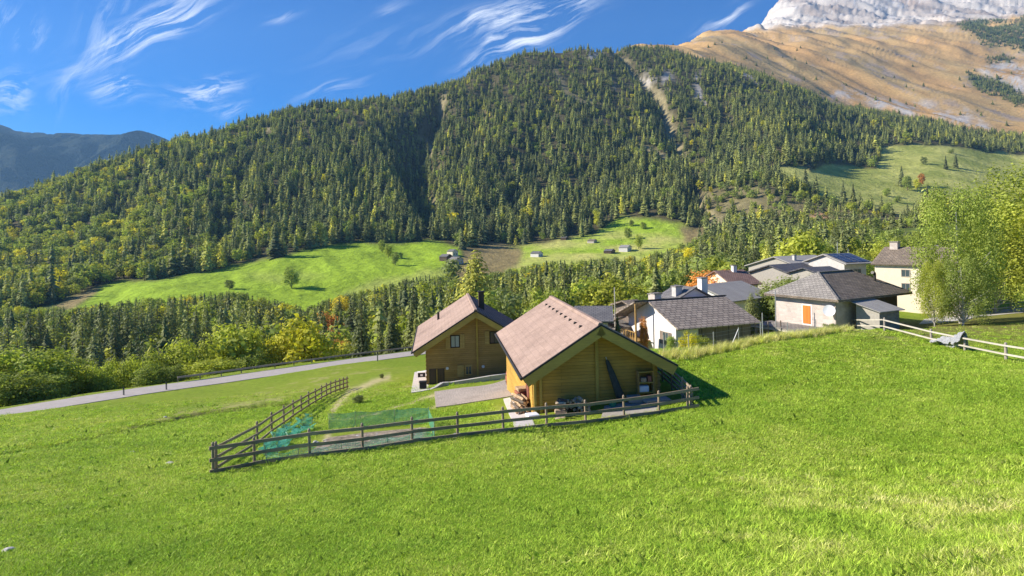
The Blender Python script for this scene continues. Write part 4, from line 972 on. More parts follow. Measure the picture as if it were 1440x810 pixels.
# wooden pot / cabinet by the corner, black boxes on the terrace
def barrel():
    b = on_ground(717, 541); r = empty('barrel', b, 0, 'red brown barrel standing by the chalet corner at the end of the cobbled yard', 'barrel')
    n = 16; prof = [(.24, 0), (.30, .25), (.32, .5), (.30, .75), (.24, 1.0)]
    m = MB(); V = [(rr * math.cos(k_ * 2 * PI / n), rr * math.sin(k_ * 2 * PI / n), z) for rr, z in prof for k_ in range(n)]
    Fc = [(j * n + k_, j * n + (k_ + 1) % n, (j + 1) * n + (k_ + 1) % n, (j + 1) * n + k_) for j in range(4) for k_ in range(n)] + [tuple(range(4 * n, 5 * n))]
    m.poly(V, Fc).build('body', MT['terracotta'], r)
    for z in (.25, .75): MB().tube((0, 0, z - .03), (0, 0, z + .03), .315, n=16).build('hoop', MT['darkmetal'], r)
barrel()
for (px, py, w_, h_, lb) in ((595, 547, .55, .55, 'black storage box on the pale terrace, nearer one'), (593, 531, .7, .5, 'black and white grill cabinet on the pale terrace, farther one')):
    b = on_ground(px, py); r = empty('storage_box' if h_ > .52 else 'grill_cabinet', b, TH, lb, 'box' if h_ > .52 else 'grill')
    MB().box(-w_/2, w_/2, -.25, .25, .08, h_).build('body', MT['black'], r, .02)
    MB().box(-w_/2 - .03, w_/2 + .03, -.28, .28, h_ + .003, h_ + .06).build('lid', MT['black'] if h_ > .52 else MT['whitep'], r, .015)
    if h_ < .52: MB().box(-.12, .12, -.262, -.252, .2, .38).build('label_plate', MT['whitep'], r)
# leaning cover against the gable
def leaning():
    b = local(CH1, 1.0, .55, -1); b = g_at(b)
    a = local(CH1, .25, .92, 2.35); r = empty('folded_parasol', b, TH, 'long dark folded parasol leaning on the gable wall of the near chalet', 'parasol')
    top = Vector((-.52, .33, a.z - b.z)); m = MB()
    n = 12; prof = [(.0, 1.0), (.10, .93), (.16, .7), (.21, .35), (.24, .12), (.2, .1)]
    V = []
    for rr, f in prof:
        c = Vector((.2, 0, 0)).lerp(top, f)
        for k_ in range(n): q = rr * (1 + .12 * (k_ % 2)); V.append((c.x + q * math.cos(k_ * 2 * PI / n), c.y + .55 * q * math.sin(k_ * 2 * PI / n), c.z))
    m.poly(V, [(j * n + k_, j * n + (k_ + 1) % n, (j + 1) * n + (k_ + 1) % n, (j + 1) * n + k_) for j in range(5) for k_ in range(n)]).build('cover', MT['tarp'], r, smooth=True)
    MB().tube((.2, 0, -.05), Vector((.2, 0, 0)).lerp(top, 1.03), .025, n=8).build('pole', MT['metal'], r)
leaning()
# shelf with goods by the right corner
def shelf():
    b = g_at(local(CH1, 2.45, .72)); b.z = max(b.z, -8.95); r = empty('wooden_shelf', b, TH, 'small wooden shelf stacked with goods under the right end of the gable', 'shelf')
    m = MB()
    for x in (-.42, .36): m.box(x, x + .06, -.2, .2, 0, 1.45)
    m.build('frame', MT['wood_b'], r)
    for z in (.35, .85, 1.4): MB().box(-.36, .36, -.2, .2, z, z + .05).build('board', MT['wood_post'], r)
    for x, z, w_, h_, mt, nm in ((-.1, .402, .5, .3, 'whitep', 'crate'), (-.12, .902, .3, .22, 'log', 'box'), (.2, .902, .2, .3, 'terracotta', 'box')):
        c = local(r, x, -.02, z); o = MB().box(-w_/2, w_/2, -.15, .15, 0, h_).build(nm, MT[mt], None, .02); o.location = c; o.rotation_euler.z = TH
        tag(o, {'whitep': 'white crate on the lower board of the wooden shelf', 'log': 'wooden box on the middle board of the shelf', 'terracotta': 'red brown box beside the wooden one on the shelf'}[mt], nm)
shelf()
def logs(name, c, rz, nx, nz, Lg, rad, mat, label, jitter=.04, taper=.9, group=None):
    """heap of split logs as one thing, each log a part while they can be counted"""
    r = empty(name, c, rz, label, 'firewood', group); g = random.Random(hash(name) % 1000 + nx); g = random.Random(nx * 31 + nz)
    for k_ in range(nz):
        cnt = max(2, int(nx * (1 - (1 - taper) * k_)))
        for i in range(cnt):
            x = (i - cnt / 2 + .5) * rad * 2.05 + g.uniform(-jitter, jitter); z = rad * .9 + k_ * rad * 1.7 + g.uniform(-jitter, jitter) * .4
            a = g.uniform(-1, 1) * jitter * 5; rr = rad * g.uniform(.7, 1.05); y0 = g.uniform(-.06, .06)
            d = Vector((math.sin(a), math.cos(a), g.uniform(-.1, .1) * (jitter > .05))); 
            MB().tube(Vector((x, y0, z)) - d * Lg / 2, Vector((x, y0, z)) + d * Lg / 2, rr, rr * .95, g.choice([3, 4, 5, 5])).build('log', mat if g.random() < .7 else MT['bark'], r)
    return r
c = g_at(local(CH1, -3.75, 2.3)); c.z = max(c.z, -9.3)
logs('firewood_pile', c, TH + .3, 6, 5, 1.3, .09, MT['log'], 'tall pile of split orange firewood against the left corner of the near chalet', .05, .88)
m = MB(); r0 = empty('plank_stack', c + Vector((.25, .9, .02)), TH + .15, 'stack of reddish planks behind the firewood by the left chalet wall', 'planks')
for k_ in range(5): MB().box(-.55 + .04 * (k_ % 3), .5 + .05 * (k_ % 2), -.35, .35, k_ * .2, k_ * .2 + .15).build('plank', MT['terracotta'] if k_ % 2 else MT['log'], r0, .01)
c = g_at(local(CH1, -2.0, .1))
logs('firewood_heap', c, TH + 1.2, 10, 4, .5, .10, MT['logend'], 'loose heap of greyish split logs on the ground under the gable, behind the fence', .12, .8)
c = g_at(local(CH1, -1.25, .2))
logs('firewood_heap', c, TH - .4, 8, 4, .5, .10, MT['logend'], 'smaller loose log heap beside the bigger one, nearer the leaning parasol', .12, .75)
c = g_at(local(CH1, .55, .1)); o = MB().tube((0, 0, 0), (0, 0, .32), .15, .19, 18).build('bucket', MT['green']); o.location = c; tag(o, 'green bucket at the foot of the leaning parasol', 'bucket')
for k_, (x, y, w_, h_, mt, lb) in enumerate(((1.75, .35, .7, .3, 'greyboard', 'grey box lying on the apron right of the parasol'), (2.75, -.1, 1.3, .18, 'greyboard', 'flat grey board lying under the right end of the gable'), (-3.5, .2, .6, .14, 'whitep', 'white bag lying on the paved path by the chalet corner'))):
    c = g_at(local(CH1, x, y)); o = MB().box(-w_/2, w_/2, -.28, .28, .05, .05 + h_).build(('box', 'board', 'bag')[k_], MT[mt], None, .03); o.location = c; o.rotation_euler.z = TH + .1 * k_; tag(o, lb, ('box', 'board', 'bag')[k_])
# dark shrub on the lawn
# ------------------------------------------------------------------ fences
def rail_fence(name, foot, tops, rails, mat, label, post_r=.06, rail_h=.12, rail_w=.05, post_mat=None, cap=True, over=(.0, .0), cat='fence', bottom=None, group=None, wob=0.0):
    """posts at surveyed feet (world points), rails at fractions of the height"""
    g = random.Random(len(foot)); r = empty(name, foot[0], 0, label, cat, group); o0 = foot[0]
    P = [f - o0 for f in foot]
    for p, h in zip(P, tops):
        t_ = Vector((g.uniform(-.02, .02), g.uniform(-.02, .02), h + .05))
        m = MB().tube(p - Vector((0, 0, .3)), p + t_, post_r, post_r * .92, 9)
        if cap: m.tube(p + t_, p + t_ + Vector((0, 0, .05)), post_r * .92, post_r * .35, 9)
        m.build('post', post_mat or mat, r)
    for fr in rails:
        m = MB(); n = len(P)
        for i in range(n - 1):
            a = P[i] + Vector((0, 0, tops[i] * fr)); b = P[i + 1] + Vector((0, 0, tops[i + 1] * fr)); d = (b - a).normalized()
            side = Vector((-d.y, d.x, 0)).normalized() * (-(post_r + rail_w / 2 - .01))
            if side.y > 0 and abs(d.x) > abs(d.y): side = -side
            if i == 0: a = a - d * over[0]
            if i == n - 2: b = b + d * over[1]
            j = Vector((0, 0, g.uniform(-wob, wob)))
            m.bar(a + side + j, b + side + d * .03 + j * .3, rail_w, rail_h)
        m.build('rail', mat, r)
    return r
fx = [(300,668,1.16),(358,657,1.12),(436,645,1.1),(510,636,1.08),(579.5,625,1.06),(643.6,617,1.05),(708,609,1.05),(769,602,1.05),(824,597,1.05),(878,590,1.05),(927,583.5,1.05),(967,577,1.05)]
F1 = [hit(a, b) for a, b, h in fx]
rail_fence('rail_fence', F1, [h for a, b, h in fx], (.16, .52, .9), MT['fence'], 'long weathered three rail fence running in front of the bed and near chalet gable', over=(.15, .5), rail_h=.13, wob=.015)
cx = [(304,664,1.12),(362,627,1.1),(382,610,1.1),(399,598,1.1),(412,588,1.1),(424,580,1.08),(434,573,1.08),(444,567,1.05),(452,562,1.05),(459,558,1.05),(465,555,1.05),(472,552,1.02),(478,550,1.02),(483,548,1.0),(488,546.5,1.0)]
F2 = [hit(a, b) for a, b, h in cx]
rail_fence('rail_fence', F2, [h for a, b, h in cx], (.2, .55, .9), MT['fence'], 'curved dark rail fence sweeping down the slope from the near left corner', rail_h=.11, over=(.1, .1))
sx = [(972,576),(960,562),(945,548),(932,536),(921,527)]
F3 = [hit(a, b) for a, b in sx]
rail_fence('rail_fence', F3, [1.05] * 5, (.18, .42, .66, .9), MT['fence'], 'short four rail fence in the shade beside the right wall of the near chalet', over=(0, .2))
# post and rail along the upper field
r1 = [(1192,463.5,1.35),(1244,466,1.15),(1310,484,1.15),(1357,495,1.2),(1415,508,1.25),(1470,519,1.25)]
F4 = [hit(a, b) for a, b, h in r1]
rf = rail_fence('rail_fence', F4, [1.05] * 6, (.42, .92), MT['rail_pale'], 'pale two pole fence running right along the upper edge of the field', rail_h=.10, rail_w=.09, post_mat=MT['fence_l'], over=(.1, .2), post_r=.09)
p = F4[0] - F4[0]; MB().bar((-.75, -.25, -.1), (-.05, -.05, 1.35), .1, .1).build('brace', MT['fence_l'], rf)
# crumpled sheet over the poles
def sheet():
    a, b = F4[2], F4[3]; d = (b - a); n, m_ = 26, 16; V = []
    L = d.length; dn = d.normalized(); sn = Vector((-dn.y, dn.x, 0))
    for i in range(n):
        s_ = i / (n - 1)
        for j in range(m_):
            t_ = j / (m_ - 1)
            hgt = .34 + 1.0 * s_ ** 1.2
            ang = (t_ - .42) * 2.5
            off = math.sin(ang) * (.28 + .12 * math.sin(s_ * 9)); zz = max(hgt * (1 - abs(ang) ** 1.8 * .45), .02)
            nz = .26 * float(fbm(np.array([s_ * 9.]), np.array([t_ * 6.]), 3, 3)[0])
            base = a + d * (.08 + .94 * s_) ; gzv = gz(base.x, base.y)
            q = base + sn * (off - .1) ; V.append((q.x - a.x, q.y - a.y, gzv - a.z + zz + nz + .06))
    me = np_mesh('plastic_sheet', np.array(V), grid_faces(n, m_), smooth=False)
    o = link_mesh('plastic_sheet', me, MT['plastic']); o.location = a
    md = o.modifiers.new('thick', 'SOLIDIFY'); md.thickness = .02
    tag(o, 'crumpled grey plastic sheet thrown over the pale pole fence', 'plastic sheet')
sheet()
# white panel frames and rails by the path on the right
r2 = [(1378,441),(1400,440),(1422,437),(1446,434),(1470,432)]
F5 = [hit(a, b) for a, b in r2]
rail_fence('rail_fence', F5, [1.5, 1.5, 1.35, 1.3, 1.3], (.35, .7, .93), MT['rail_pale'], 'grey and white barrier fence beside the path near the birches', rail_h=.12, post_mat=MT['concrete'], post_r=.14)
b = hit(1390, 438); b = Vector((b.x * 1.03, b.y * 1.03, gz(b.x * 1.03, b.y * 1.03))); sg = empty('sign_board', b, R(-25), 'white rectangular sign board on two legs among the birches', 'sign')
hh = at(1390, 418, b.y).z - b.z
MB().box(-1.0, 1.0, -.04, .04, hh - .5, hh + .45).build('panel', MT['whitep'], sg, .02)
for x in (-.7, .7): MB().tube((x, .1, -.3), (x, .1, hh + .3), .05, n=8).build('leg', MT['darkmetal'], sg)
# wire fence posts along the field edge
wp = [(935,491,1.3),(970,488,1.3),(1005.5,483,1.3),(1041,479,1.3),(1072,475,1.5),(1110,470,1.2),(1150,466,1.2)]
r = None; pts = [g_at(at(a, b, y) + Vector((0, .3, 0))) for (a, b, h), y in zip(wp, (40.8,41.6,42.6,44,45,46.6,48.4))]; o0 = pts[0]
r = empty('wire_fence', o0, 0, 'thin wire mesh fence on grey posts along the grassy field edge', 'fence')
for p, (a, b, h) in zip(pts, wp):
    p = p - o0; MB().tube(p - Vector((0, 0, .3)), p + Vector((0, 0, h)), .035, n=8).build('post', MT['metal'], r)
p = pts[3] - o0; MB().tube(p + Vector((-.75, -.3, -.2)), p + Vector((.0, 0, h)), .035, n=8).build('brace', MT['metal'], r)
for hz in (.25, .6, .95, 1.2):
    m = MB()
    for a, b in zip(pts[:-1], pts[1:]): m.tube(a - o0 + Vector((0, 0, hz)), b - o0 + Vector((0, 0, hz)), .006, n=4, cap=False)
    m.build('wire', MT['metal'], r)
# guard rail along the road
side = road_side(2.6); gp = []
for i in range(5, 11):
    for t_ in (0, .5): 
        if i < 10 or t_ == 0: q = Vector((*side[i], 0)).lerp(Vector((*side[min(i + 1, 11)], 0)), t_); gp.append(g_at(q))
gp[0] = g_at(Vector((*side[4], 0)).lerp(Vector((*side[5], 0)), .6))
o0 = gp[0]; r = empty('guard_rail', o0, 0, 'dark steel guard rail along the valley side of the road', 'guard rail')
m = MB(); m2 = MB(); 
for a, b in zip(gp[:-1], gp[1:]):
    m.bar(a - o0 + Vector((0, 0, .55)), b - o0 + Vector((0, 0, .55)), .06, .22)
    L = (b - a).length; k_ = max(1, int(L / 2.5))
    for i in range(k_): q = a.lerp(b, i / k_) - o0; MB().box(q.x - .05, q.x + .05, q.y + .035, q.y + .13, q.z - .3, q.z + .62).build('post', MT['fence'], r)
m.build('beam', MT['fence_l'], r)
# delineator posts
for k_, (x, y, lb) in enumerate(((174,556,'short road marker post, leftmost of the two on the meadow side of the road'), (234,548.5,'short road marker post, second from the left on the meadow side'), (531,508,'stout road marker post close to the two storey chalet'))):
    b = hit(x, y); r = empty('marker_post', b, 0, lb, 'marker post'); h = .85 if k_ < 2 else 1.3
    MB().box(-.07, .07, -.05, .05, -.2, h * .75).build('shaft', MT['fence_l'], r, .01); MB().box(-.07, .07, -.05, .05, h * .75 + .003, h).build('cap', MT['darkmetal'], r, .01)
# poles
def pole(px, top, bot, Y, label, mat='metal', r0=.09, arm=False, name='utility_pole'):
    if Y is None: b = hit(px, bot)
    else: b = at(px, bot, Y); b.z = min(b.z, gz(b.x, b.y))
    tz = at(px, top, b.y).z; r = empty(name, b, 0, label, 'pole')
    MB().tube((0, 0, -.3), (0, 0, tz - b.z), r0, r0 * .65, 10).build('shaft', MT[mat], r)
    if arm: MB().box(-.7, .7, -.05, .05, tz - b.z - .5, tz - b.z - .4).build('cross_arm', MT[mat], r)
    return r
pole(865, 404, 450, 62, 'pale utility pole rising behind the near chalet roof', 'rail_pale', .08)
pole(1091, 409, 452, 60, 'pale metal pole left of the hip roofed stone house', 'metal', .06)
pole(569, 456, 493, None, 'green post standing at the far side of the road left of the brown chalet', 'greenpole', .12)
pole(530, 478, 497, None, 'thin grey post beyond the guard rail', 'fence_l', .07)
pole(1072.5, 440, 470, 52, 'grey pole at the right end of the slab roofed house', 'metal', .06)
pole(1178, 340, 368, 108, 'thin antenna mast behind the grey sheet roofs, left one', 'metal', .07, name='antenna_mast')
pole(1193, 350, 368, 112, 'thin antenna mast behind the grey sheet roofs, right one', 'metal', .07, name='antenna_mast')
# garden plot with netting
def net_material():
    m, nt = newmat('green_netting'); t = NT(nt)
    uvn = t.n('ShaderNodeTexCoord').outputs['UV']; 
    b = t.n('ShaderNodeTexBrick'); t.l(uvn, b.inputs[0]); b.offset = 0
    b.inputs['Scale'].default_value = 1; b.inputs['Mortar Size'].default_value = .013; b.inputs['Brick Width'].default_value = .06; b.inputs['Row Height'].default_value = .06; b.inputs['Mortar Smooth'].default_value = .1
    n = t.noise(t.n('ShaderNodeTexCoord').outputs['Object'], 2.5, 3)
    f = t.math('ADD', t.math('MULTIPLY', b.outputs['Fac'], .62), t.math('MULTIPLY', n, .26), True)
    p_ = t.n('ShaderNodeBsdfPrincipled'); p_.inputs['Base Color'].default_value = (.13, .50, .34, 1); p_.inputs['Roughness'].default_value = .5
    tr = t.n('ShaderNodeBsdfTransparent'); tl = t.n('ShaderNodeBsdfTranslucent'); tl.inputs[0].default_value = (.13, .50, .34, 1)
    a = t.n('ShaderNodeMixShader'); a.inputs[0].default_value = .35; t.l(p_.outputs[0], a.inputs[1]); t.l(tl.outputs[0], a.inputs[2])
    mx = t.n('ShaderNodeMixShader'); t.l(f, mx.inputs[0]); t.l(tr.outputs[0], mx.inputs[1]); t.l(a.outputs[0], mx.inputs[2])
    o = t.n('ShaderNodeOutputMaterial'); t.l(mx.outputs[0], o.inputs[0]); return m
MT['net'] = net_material()
bed = drape('garden_bed', [(430,641),(470,636),(540,626),(601,618)], [(462,617),(490,613),(545,607),(601,602)], MT['soil'], .06, .3, 9)
tag(bed, kind='structure')
def net(label, feet, h, sag=.1, lean=0, rough=.0, name='garden_net'):
    pts = [hit(*p) for p in feet]; o0 = pts[0]; r = empty(name, o0, 0, label, 'netting')
    rows = []
    for a, b in zip(pts[:-1], pts[1:]):
        k_ = max(3, int((b - a).length / .25))
        for i in range(k_): rows.append(a.lerp(b, i / k_))
    rows.append(pts[-1]); m = MB(); nv = 7; V = []
    for i, p in enumerate(rows):
        for j in range(nv):
            f = j / (nv - 1); nz = rough * float(vnoise(np.array([i * .45]), np.array([j * .6]), 5)[0] - .5); nz2 = rough * float(vnoise(np.array([i * .5 + 9]), np.array([j * .7]), 6)[0] - .5)
            zz = gz(p.x, p.y) + .04 + f * h * (1 - sag * math.sin(i * .55) ** 2)
            V.append((p.x + nz * 1.4 - o0.x, p.y + lean * f + nz2 * 1.4 - o0.y, zz - o0.z + abs(nz) * .8))
    m.poly(V, [(i * nv + j, (i + 1) * nv + j, (i + 1) * nv + j + 1, i * nv + j + 1) for i in range(len(rows) - 1) for j in range(nv - 1)]).build('mesh_panel', MT['net'], r)
    for p in pts: q = p - o0; MB().tube((q.x, q.y, q.z - .2), (q.x, q.y + lean, q.z + h + .06), .018, n=6).build('stake', MT['greenpole'], r)
net('upright green garden net along the back of the stony vegetable bed', [(463,606),(500,603),(555,600),(603,597)], .86, .06, .0, .05)
net('green garden net closing the right end of the vegetable bed', [(603,597),(611,619)], .8, .05)
net('low green net along the foot of the long rail fence', [(375,652),(420,645),(480,638),(545,629),(608,619)], .42, .35, 0, .1)
net('crumpled green net slumped beside the curved fence at the left end of the bed', [(374,644),(385,628),(402,612),(420,602),(440,595)], .55, .5, -.15, .55, 'slumped_net')
net('second fold of green net lying right of the slumped one', [(392,640),(405,625),(420,612),(440,604)], .4, .5, -.2, .55, 'slumped_net')
# stones in the bed
g = random.Random(4)
def stone(b, s_, label, cat='stone', group=None, mat='concrete'):
    gg = np.random.default_rng(int(s_ * 1000)); import bmesh
    me = bpy.data.meshes.new('stone'); bm = bmesh.new(); bmesh.ops.create_icosphere(bm, subdivisions=2, radius=s_)
    for v in bm.verts:
        k_ = 1 + .35 * (float(vnoise(np.array([v.co.x / s_ * 1.3 + s_ * 99]), np.array([v.co.y / s_ * 1.3 + v.co.z / s_]), 2)[0]) - .5); v.co = Vector((v.co.x * k_ * 1.3, v.co.y * k_, v.co.z * k_ * .55))
    bm.to_mesh(me); bm.free(); o = bpy.data.objects.new('stone', me); COL.objects.link(o); me.materials.append(MT[mat]); o.location = b + Vector((0, 0, s_ * .2)); return tag(o, label, cat, group)
for k_, (x, y, s_, lb) in enumerate(((238,653,.16,'pale flat stone in the meadow just left of the fence corner'), (186,637,.13,'small pale stone in the meadow further left of the fence corner'), (12,776,.14,'grey stone at the lower left edge of the meadow'), (644,616,.28,'pale block standing behind the long fence between bed and yard'), (232,587,.12,'small white stone on the rough strip across the left meadow'))):
    stone(hit(x, y), s_, lb)
st0 = None
for k_ in range(60):
    x = g.uniform(400, 600); x = g.uniform(440, 598); y = 641 - (x - 430) * .135 - g.uniform(2, 18)
    b = hit(x, y); s_ = g.uniform(.05, .12)
    if st0 is None or k_ < 5: o = stone(b, s_, 'greyish stone lying in the netted vegetable bed', group='stones in the vegetable bed', mat='concrete'); st0 = o; 
    else: o = st0.copy(); COL.objects.link(o); o.location = b + Vector((0, 0, .03)); o.scale = [s_ / .09 * g.uniform(.7, 1.2) for _ in range(3)]; o.rotation_euler.z = g.uniform(0, 6)
# ------------------------------------------------------------------ village houses
def corner(px, py, z):
    """point of known height z on a sight line"""
    u, v = uv(px, py); Y = z / float(v); return Vector((float(u) * Y, Y, z))
def win(root, face, a, z, w_, h_, frame='fence_l', glass='glass', shutters=None, d=.05, name='window', mull=True):
    """window on a wall given as (p, q) ground points in local coordinates, a metres from p along the wall, outward normal on the right hand"""
    p, q = Vector((*face[0], 0)), Vector((*face[1], 0)); t_ = (q - p).normalized(); n = Vector((t_.y, -t_.x, 0))
    c = p + t_ * a + Vector((0, 0, z)); up = Vector((0, 0, 1))
    def bx(m, a0, a1, d0, d1, z0, z1):
        V = [c + t_ * x + n * y + up * zz for zz in (z0, z1) for x, y in ((a0, d0), (a1, d0), (a1, d1), (a0, d1))]
        return m.poly(V, [(0,3,2,1),(4,5,6,7),(0,1,5,4),(1,2,6,5),(2,3,7,6),(3,0,4,7)])
    fw = .07; m = MB(); bx(m, -w_/2, -w_/2 + fw, 0, d, -h_/2, h_/2); bx(m, w_/2 - fw, w_/2, 0, d, -h_/2, h_/2); bx(m, -w_/2 + fw, w_/2 - fw, 0, d, -h_/2, -h_/2 + fw); bx(m, -w_/2 + fw, w_/2 - fw, 0, d, h_/2 - fw, h_/2)
    if mull: bx(m, -.025, .025, .0, d * .8, -h_/2 + fw, h_/2 - fw)
    f = m.build(name, MT[frame], root); m = MB(); bx(m, -w_/2 + fw, w_/2 - fw, .003, .02, -h_/2 + fw, h_/2 - fw); m.build('pane', MT[glass], f)
    if shutters:
        for s_ in (-1, 1):
            x0 = s_ * (w_/2 + .03); x1 = x0 + s_ * w_ * .46; m = MB(); bx(m, min(x0, x1), max(x0, x1), .01, .05, -h_/2, h_/2); m.build('shutter', MT[shutters], f)
    return f
def chimney_on(root, x, y, z, w_=.6, h_=1.0, mat='concrete', cap='slabs_grey', l=None):
    c = MB().box(x - w_/2, x + w_/2, y - (l or w_)/2, y + (l or w_)/2, z - .8, z + h_).build('chimney', MT[mat], root, .02)
    MB().box(x - w_/2 - .08, x + w_/2 + .08, y - (l or w_)/2 - .08, y + (l or w_)/2 + .08, z + h_, z + h_ + .1).build('cap', MT[cap], c)
    return c

# slab roofed white house: ridge along local x
def slab_house():
    Z = -9.2; e0 = corner(957, 463, Z); e1 = corner(1071.6, 453.5, Z); d = (e1 - e0); rz = math.atan2(d.y, d.x); L = d.length
    g0 = -12.2; root = empty('stone_roofed_house', (e0.x, e0.y, g0), rz, 'low white house with a long roof of brownish stone slabs below the field edge', 'house')
    hz = Z - g0; W = 10.6; rise = 2.15; r_ = hz + rise
    MB().slab([(-.25, 0, hz), (L, 0, hz), (L - .2, W/2, r_), (-.25, W/2, r_)], .13).slab([(-1.7, W/2, r_ + .001), (L - .2, W/2, r_ + .001), (L, W, hz), (-1.7, W, hz)], .13).build('roof', MT['slabs'], root)
    MB().box(-1.75, L, W/2 - .12, W/2 + .12, r_ - .02, r_ + .07).build('ridge_cap', MT['darkmetal'], root)
    th = rise / (W/2); f = lambda y: hz + min(y, W - y) * th - .15
    x0, x1, y0, y1 = .1, L - .7, .9, W - .9
    MB().poly([(x0, y0, -2), (x0, y1, -2), (x0, y1, f(y1)), (x0, W/2, f(W/2)), (x0, y0, f(y0)), (x1, y0, -2), (x1, y1, -2), (x1, y1, f(y1)), (x1, W/2, f(W/2)), (x1, y0, f(y0))],
              [(0,1,2,3,4), (5,9,8,7,6), (0,5,6,1), (0,4,9,5), (1,6,7,2)]).build('wall', MT['white'], root)
    MB().box(2.6, x1 + .02, y0 - .06, y0 - .005, -2, hz - .05).build('timber_front', MT['grey_wood'], root)
    for k_ in range(7): MB().box(2.9 + k_ * 1.55, 3.0 + k_ * 1.55, y0 - .14, y0 - .065, -2, hz - .1).build('batten', MT['grey_wood'], root)
    # porch on the left gable
    MB().box(-1.6, -1.45, W/2 + .05, W/2 + .2, -1, r_ - .25).build('porch_post', MT['wood_b'], root)
    MB().box(-1.6, x0 - .01, W/2 + .1, W/2 + 3.6, 1.0, 1.12).build('balcony', MT['wood_b'], root)
    for k_ in range(8): MB().box(-1.6, -1.54, W/2 + .2 + k_ * .45, W/2 + .28 + k_ * .45, 1.13, 1.95).build('baluster', MT['wood_b'], root)
    MB().box(-1.62, -1.52, W/2 + .1, W/2 + 3.6, 1.953, 2.03).build('handrail', MT['wood_b'], root)
    face = ((x0, y1), (x0, y0))
    win(root, face, y1 - 2.6, 1.75, 1.0, 1.25, shutters='grey_wood'); win(root, face, y1 - 6.6, 1.7, .9, 1.3, glass='curtain'); win(root, face, y1 - 7.4, -.3, .9, 1.0)
    chimney_on(root, 1.4, W/2 + 1.0, r_ - .4, .8, .9, 'rubble', 'slabs_grey')
    # lower annex roof to the left
    MB().slab([(-3.0, W/2 + 1.6, hz + .35), (-1.75, W/2 + 1.6, hz + .5), (-1.75, W + 1.2, hz - 1.1), (-3.0, W + 1.2, hz - 1.2)], .13).build('annex_roof', MT['slabs_dark'], root)
    MB().box(-2.7, -1.8, W/2 + 2.2, W + .6, -2, hz - 1.35).build('annex_wall', MT['white'], root)
    return root
slab_house()
# hip roofed stone house
def hip_house():
    Z = -6.9; c0 = corner(1179, 422, Z); c1 = corner(1280, 410.4, Z); d = c1 - c0; rz = math.atan2(d.y, d.x) - R(1); L = d.length; W = 8.4
    g0 = -10.4; root = empty('hip_roofed_house', (c0.x, c0.y, g0), rz, 'stone house with a grey hipped slab roof and an orange door, behind the field corner', 'house')
    hz = Z - g0; r_ = hz + 2.25; a, b = 3.0, L - 3.6; th = .22
    E = [(0, 0, hz), (L, 0, hz), (L, W, hz), (0, W, hz)]; R0 = (a, W/2, r_); R1 = (b, W/2, r_)
    up = [E[0], E[1], E[2], E[3], R0, R1]; dn = [(x, y, z - th) for x, y, z in up]
    MB().poly(up + dn, [(0,1,5,4), (1,2,5), (2,3,4,5), (3,0,4), (6,10,11,7), (7,11,8), (8,11,10,9), (9,10,6), (0,6,7,1), (1,7,8,2), (2,8,9,3), (3,9,6,0)]).build('roof', MT['slabs_dark'], root)
    MB().slab([(-.01, .02, hz + .012), (-.01, W - .02, hz + .012), (a - .02, W/2, r_ + .015)], .01).build('lit_hip_cover', MT['slabs_grey'], root)  # lighter slab sheet on the sunward hip, sunlight put into its colour
    MB().bar((0, 0, hz + .02), (a, W/2, r_ + .02), .2, .07).build('hip_cap', MT['slabs_grey'], root); MB().bar((L, 0, hz + .02), (b, W/2, r_ + .02), .2, .07).build('hip_cap', MT['slabs_dark'], root)
    MB().bar((a, W/2, r_ + .03), (b, W/2, r_ + .03), .24, .08).build('ridge_cap', MT['slabs_grey'], root)
    MB().box(.8, 3.9, .85, W - .85, -3, hz - .1).build('stone_wall', MT['rubble'], root)
    MB().box(3.903, L - 1.0, .95, W - .9, -3, hz - .1).build('wall', MT['rubble_d'], root)
    MB().box(4.0, L - 1.1, .90, .945, -3, hz - .12).build('timber_infill', MT['dark_wood'], root)
    face = ((.8, W - .85), (.8, .85))
    dr = MB().box(.74, .797, 3.5, 4.35, .75, 2.55).build('orange_door', MT['orange'], root, label='bright orange door')
    MB().box(.78, .798, 3.35, 4.5, .6, 2.7).build('door_surround', MT['white'], dr)
    # satellite dish by the corner
    m = MB(); n = 20; c = Vector((.35, 1.2, 2.35)); ax = Vector((-.85, -.45, .28)).normalized(); s1 = ax.cross(Vector((0, 0, 1))).normalized(); s2 = s1.cross(ax)
    V = [c + (s1 * math.cos(k_ * 2 * PI / n) + s2 * math.sin(k_ * 2 * PI / n)) * rr + ax * rr * rr * .35 for rr in (.02, .22, .42, .55) for k_ in range(n)]
    Fc = [(j * n + k_, j * n + (k_ + 1) % n, (j + 1) * n + (k_ + 1) % n, (j + 1) * n + k_) for j in range(3) for k_ in range(n)]
    dish = m.poly(V, Fc).build('satellite_dish', MT['whitep'], root, smooth=True); MB().bar(c, (.8, 1.2, 2.2), .05, .05).build('arm', MT['metal'], dish)
    MB().tube((.72, .78, -2), (.72, .78, hz - .15), .06, n=8).build('downpipe', MT['fence_l'], root)
    p = MB().tube((L - 2.7, 2.2, hz + .5), (L - 2.7, 2.2, hz + 1.9), .13, n=10).build('stove_pipe', MT['darkmetal'], root)
    MB().tube((L - 2.75, 2.2, hz + 1.92), (L - 3.1, 2.2, hz + 2.05), .17, n=10).build('cowl', MT['darkmetal'], p)
    # low slab terrace in front of the door wall
    MB().slab([(-1.9, 1.4, .45), (.78, .8, .55), (.78, 8.2, .55), (-1.9, 8.6, .45)], .14).build('terrace_slab', MT['slabs_grey'], root)
    for y in (1.7, 4.8, 8.0): MB().box(-1.7, -1.5, y, y + .2, -2, .3).build('pillar', MT['fence_l'], root)
    MB().box(-1.92, -1.84, 1.5, 8.5, .1, .28).build('edge_beam', MT['rail_pale'], root)
    return root
hip_house()
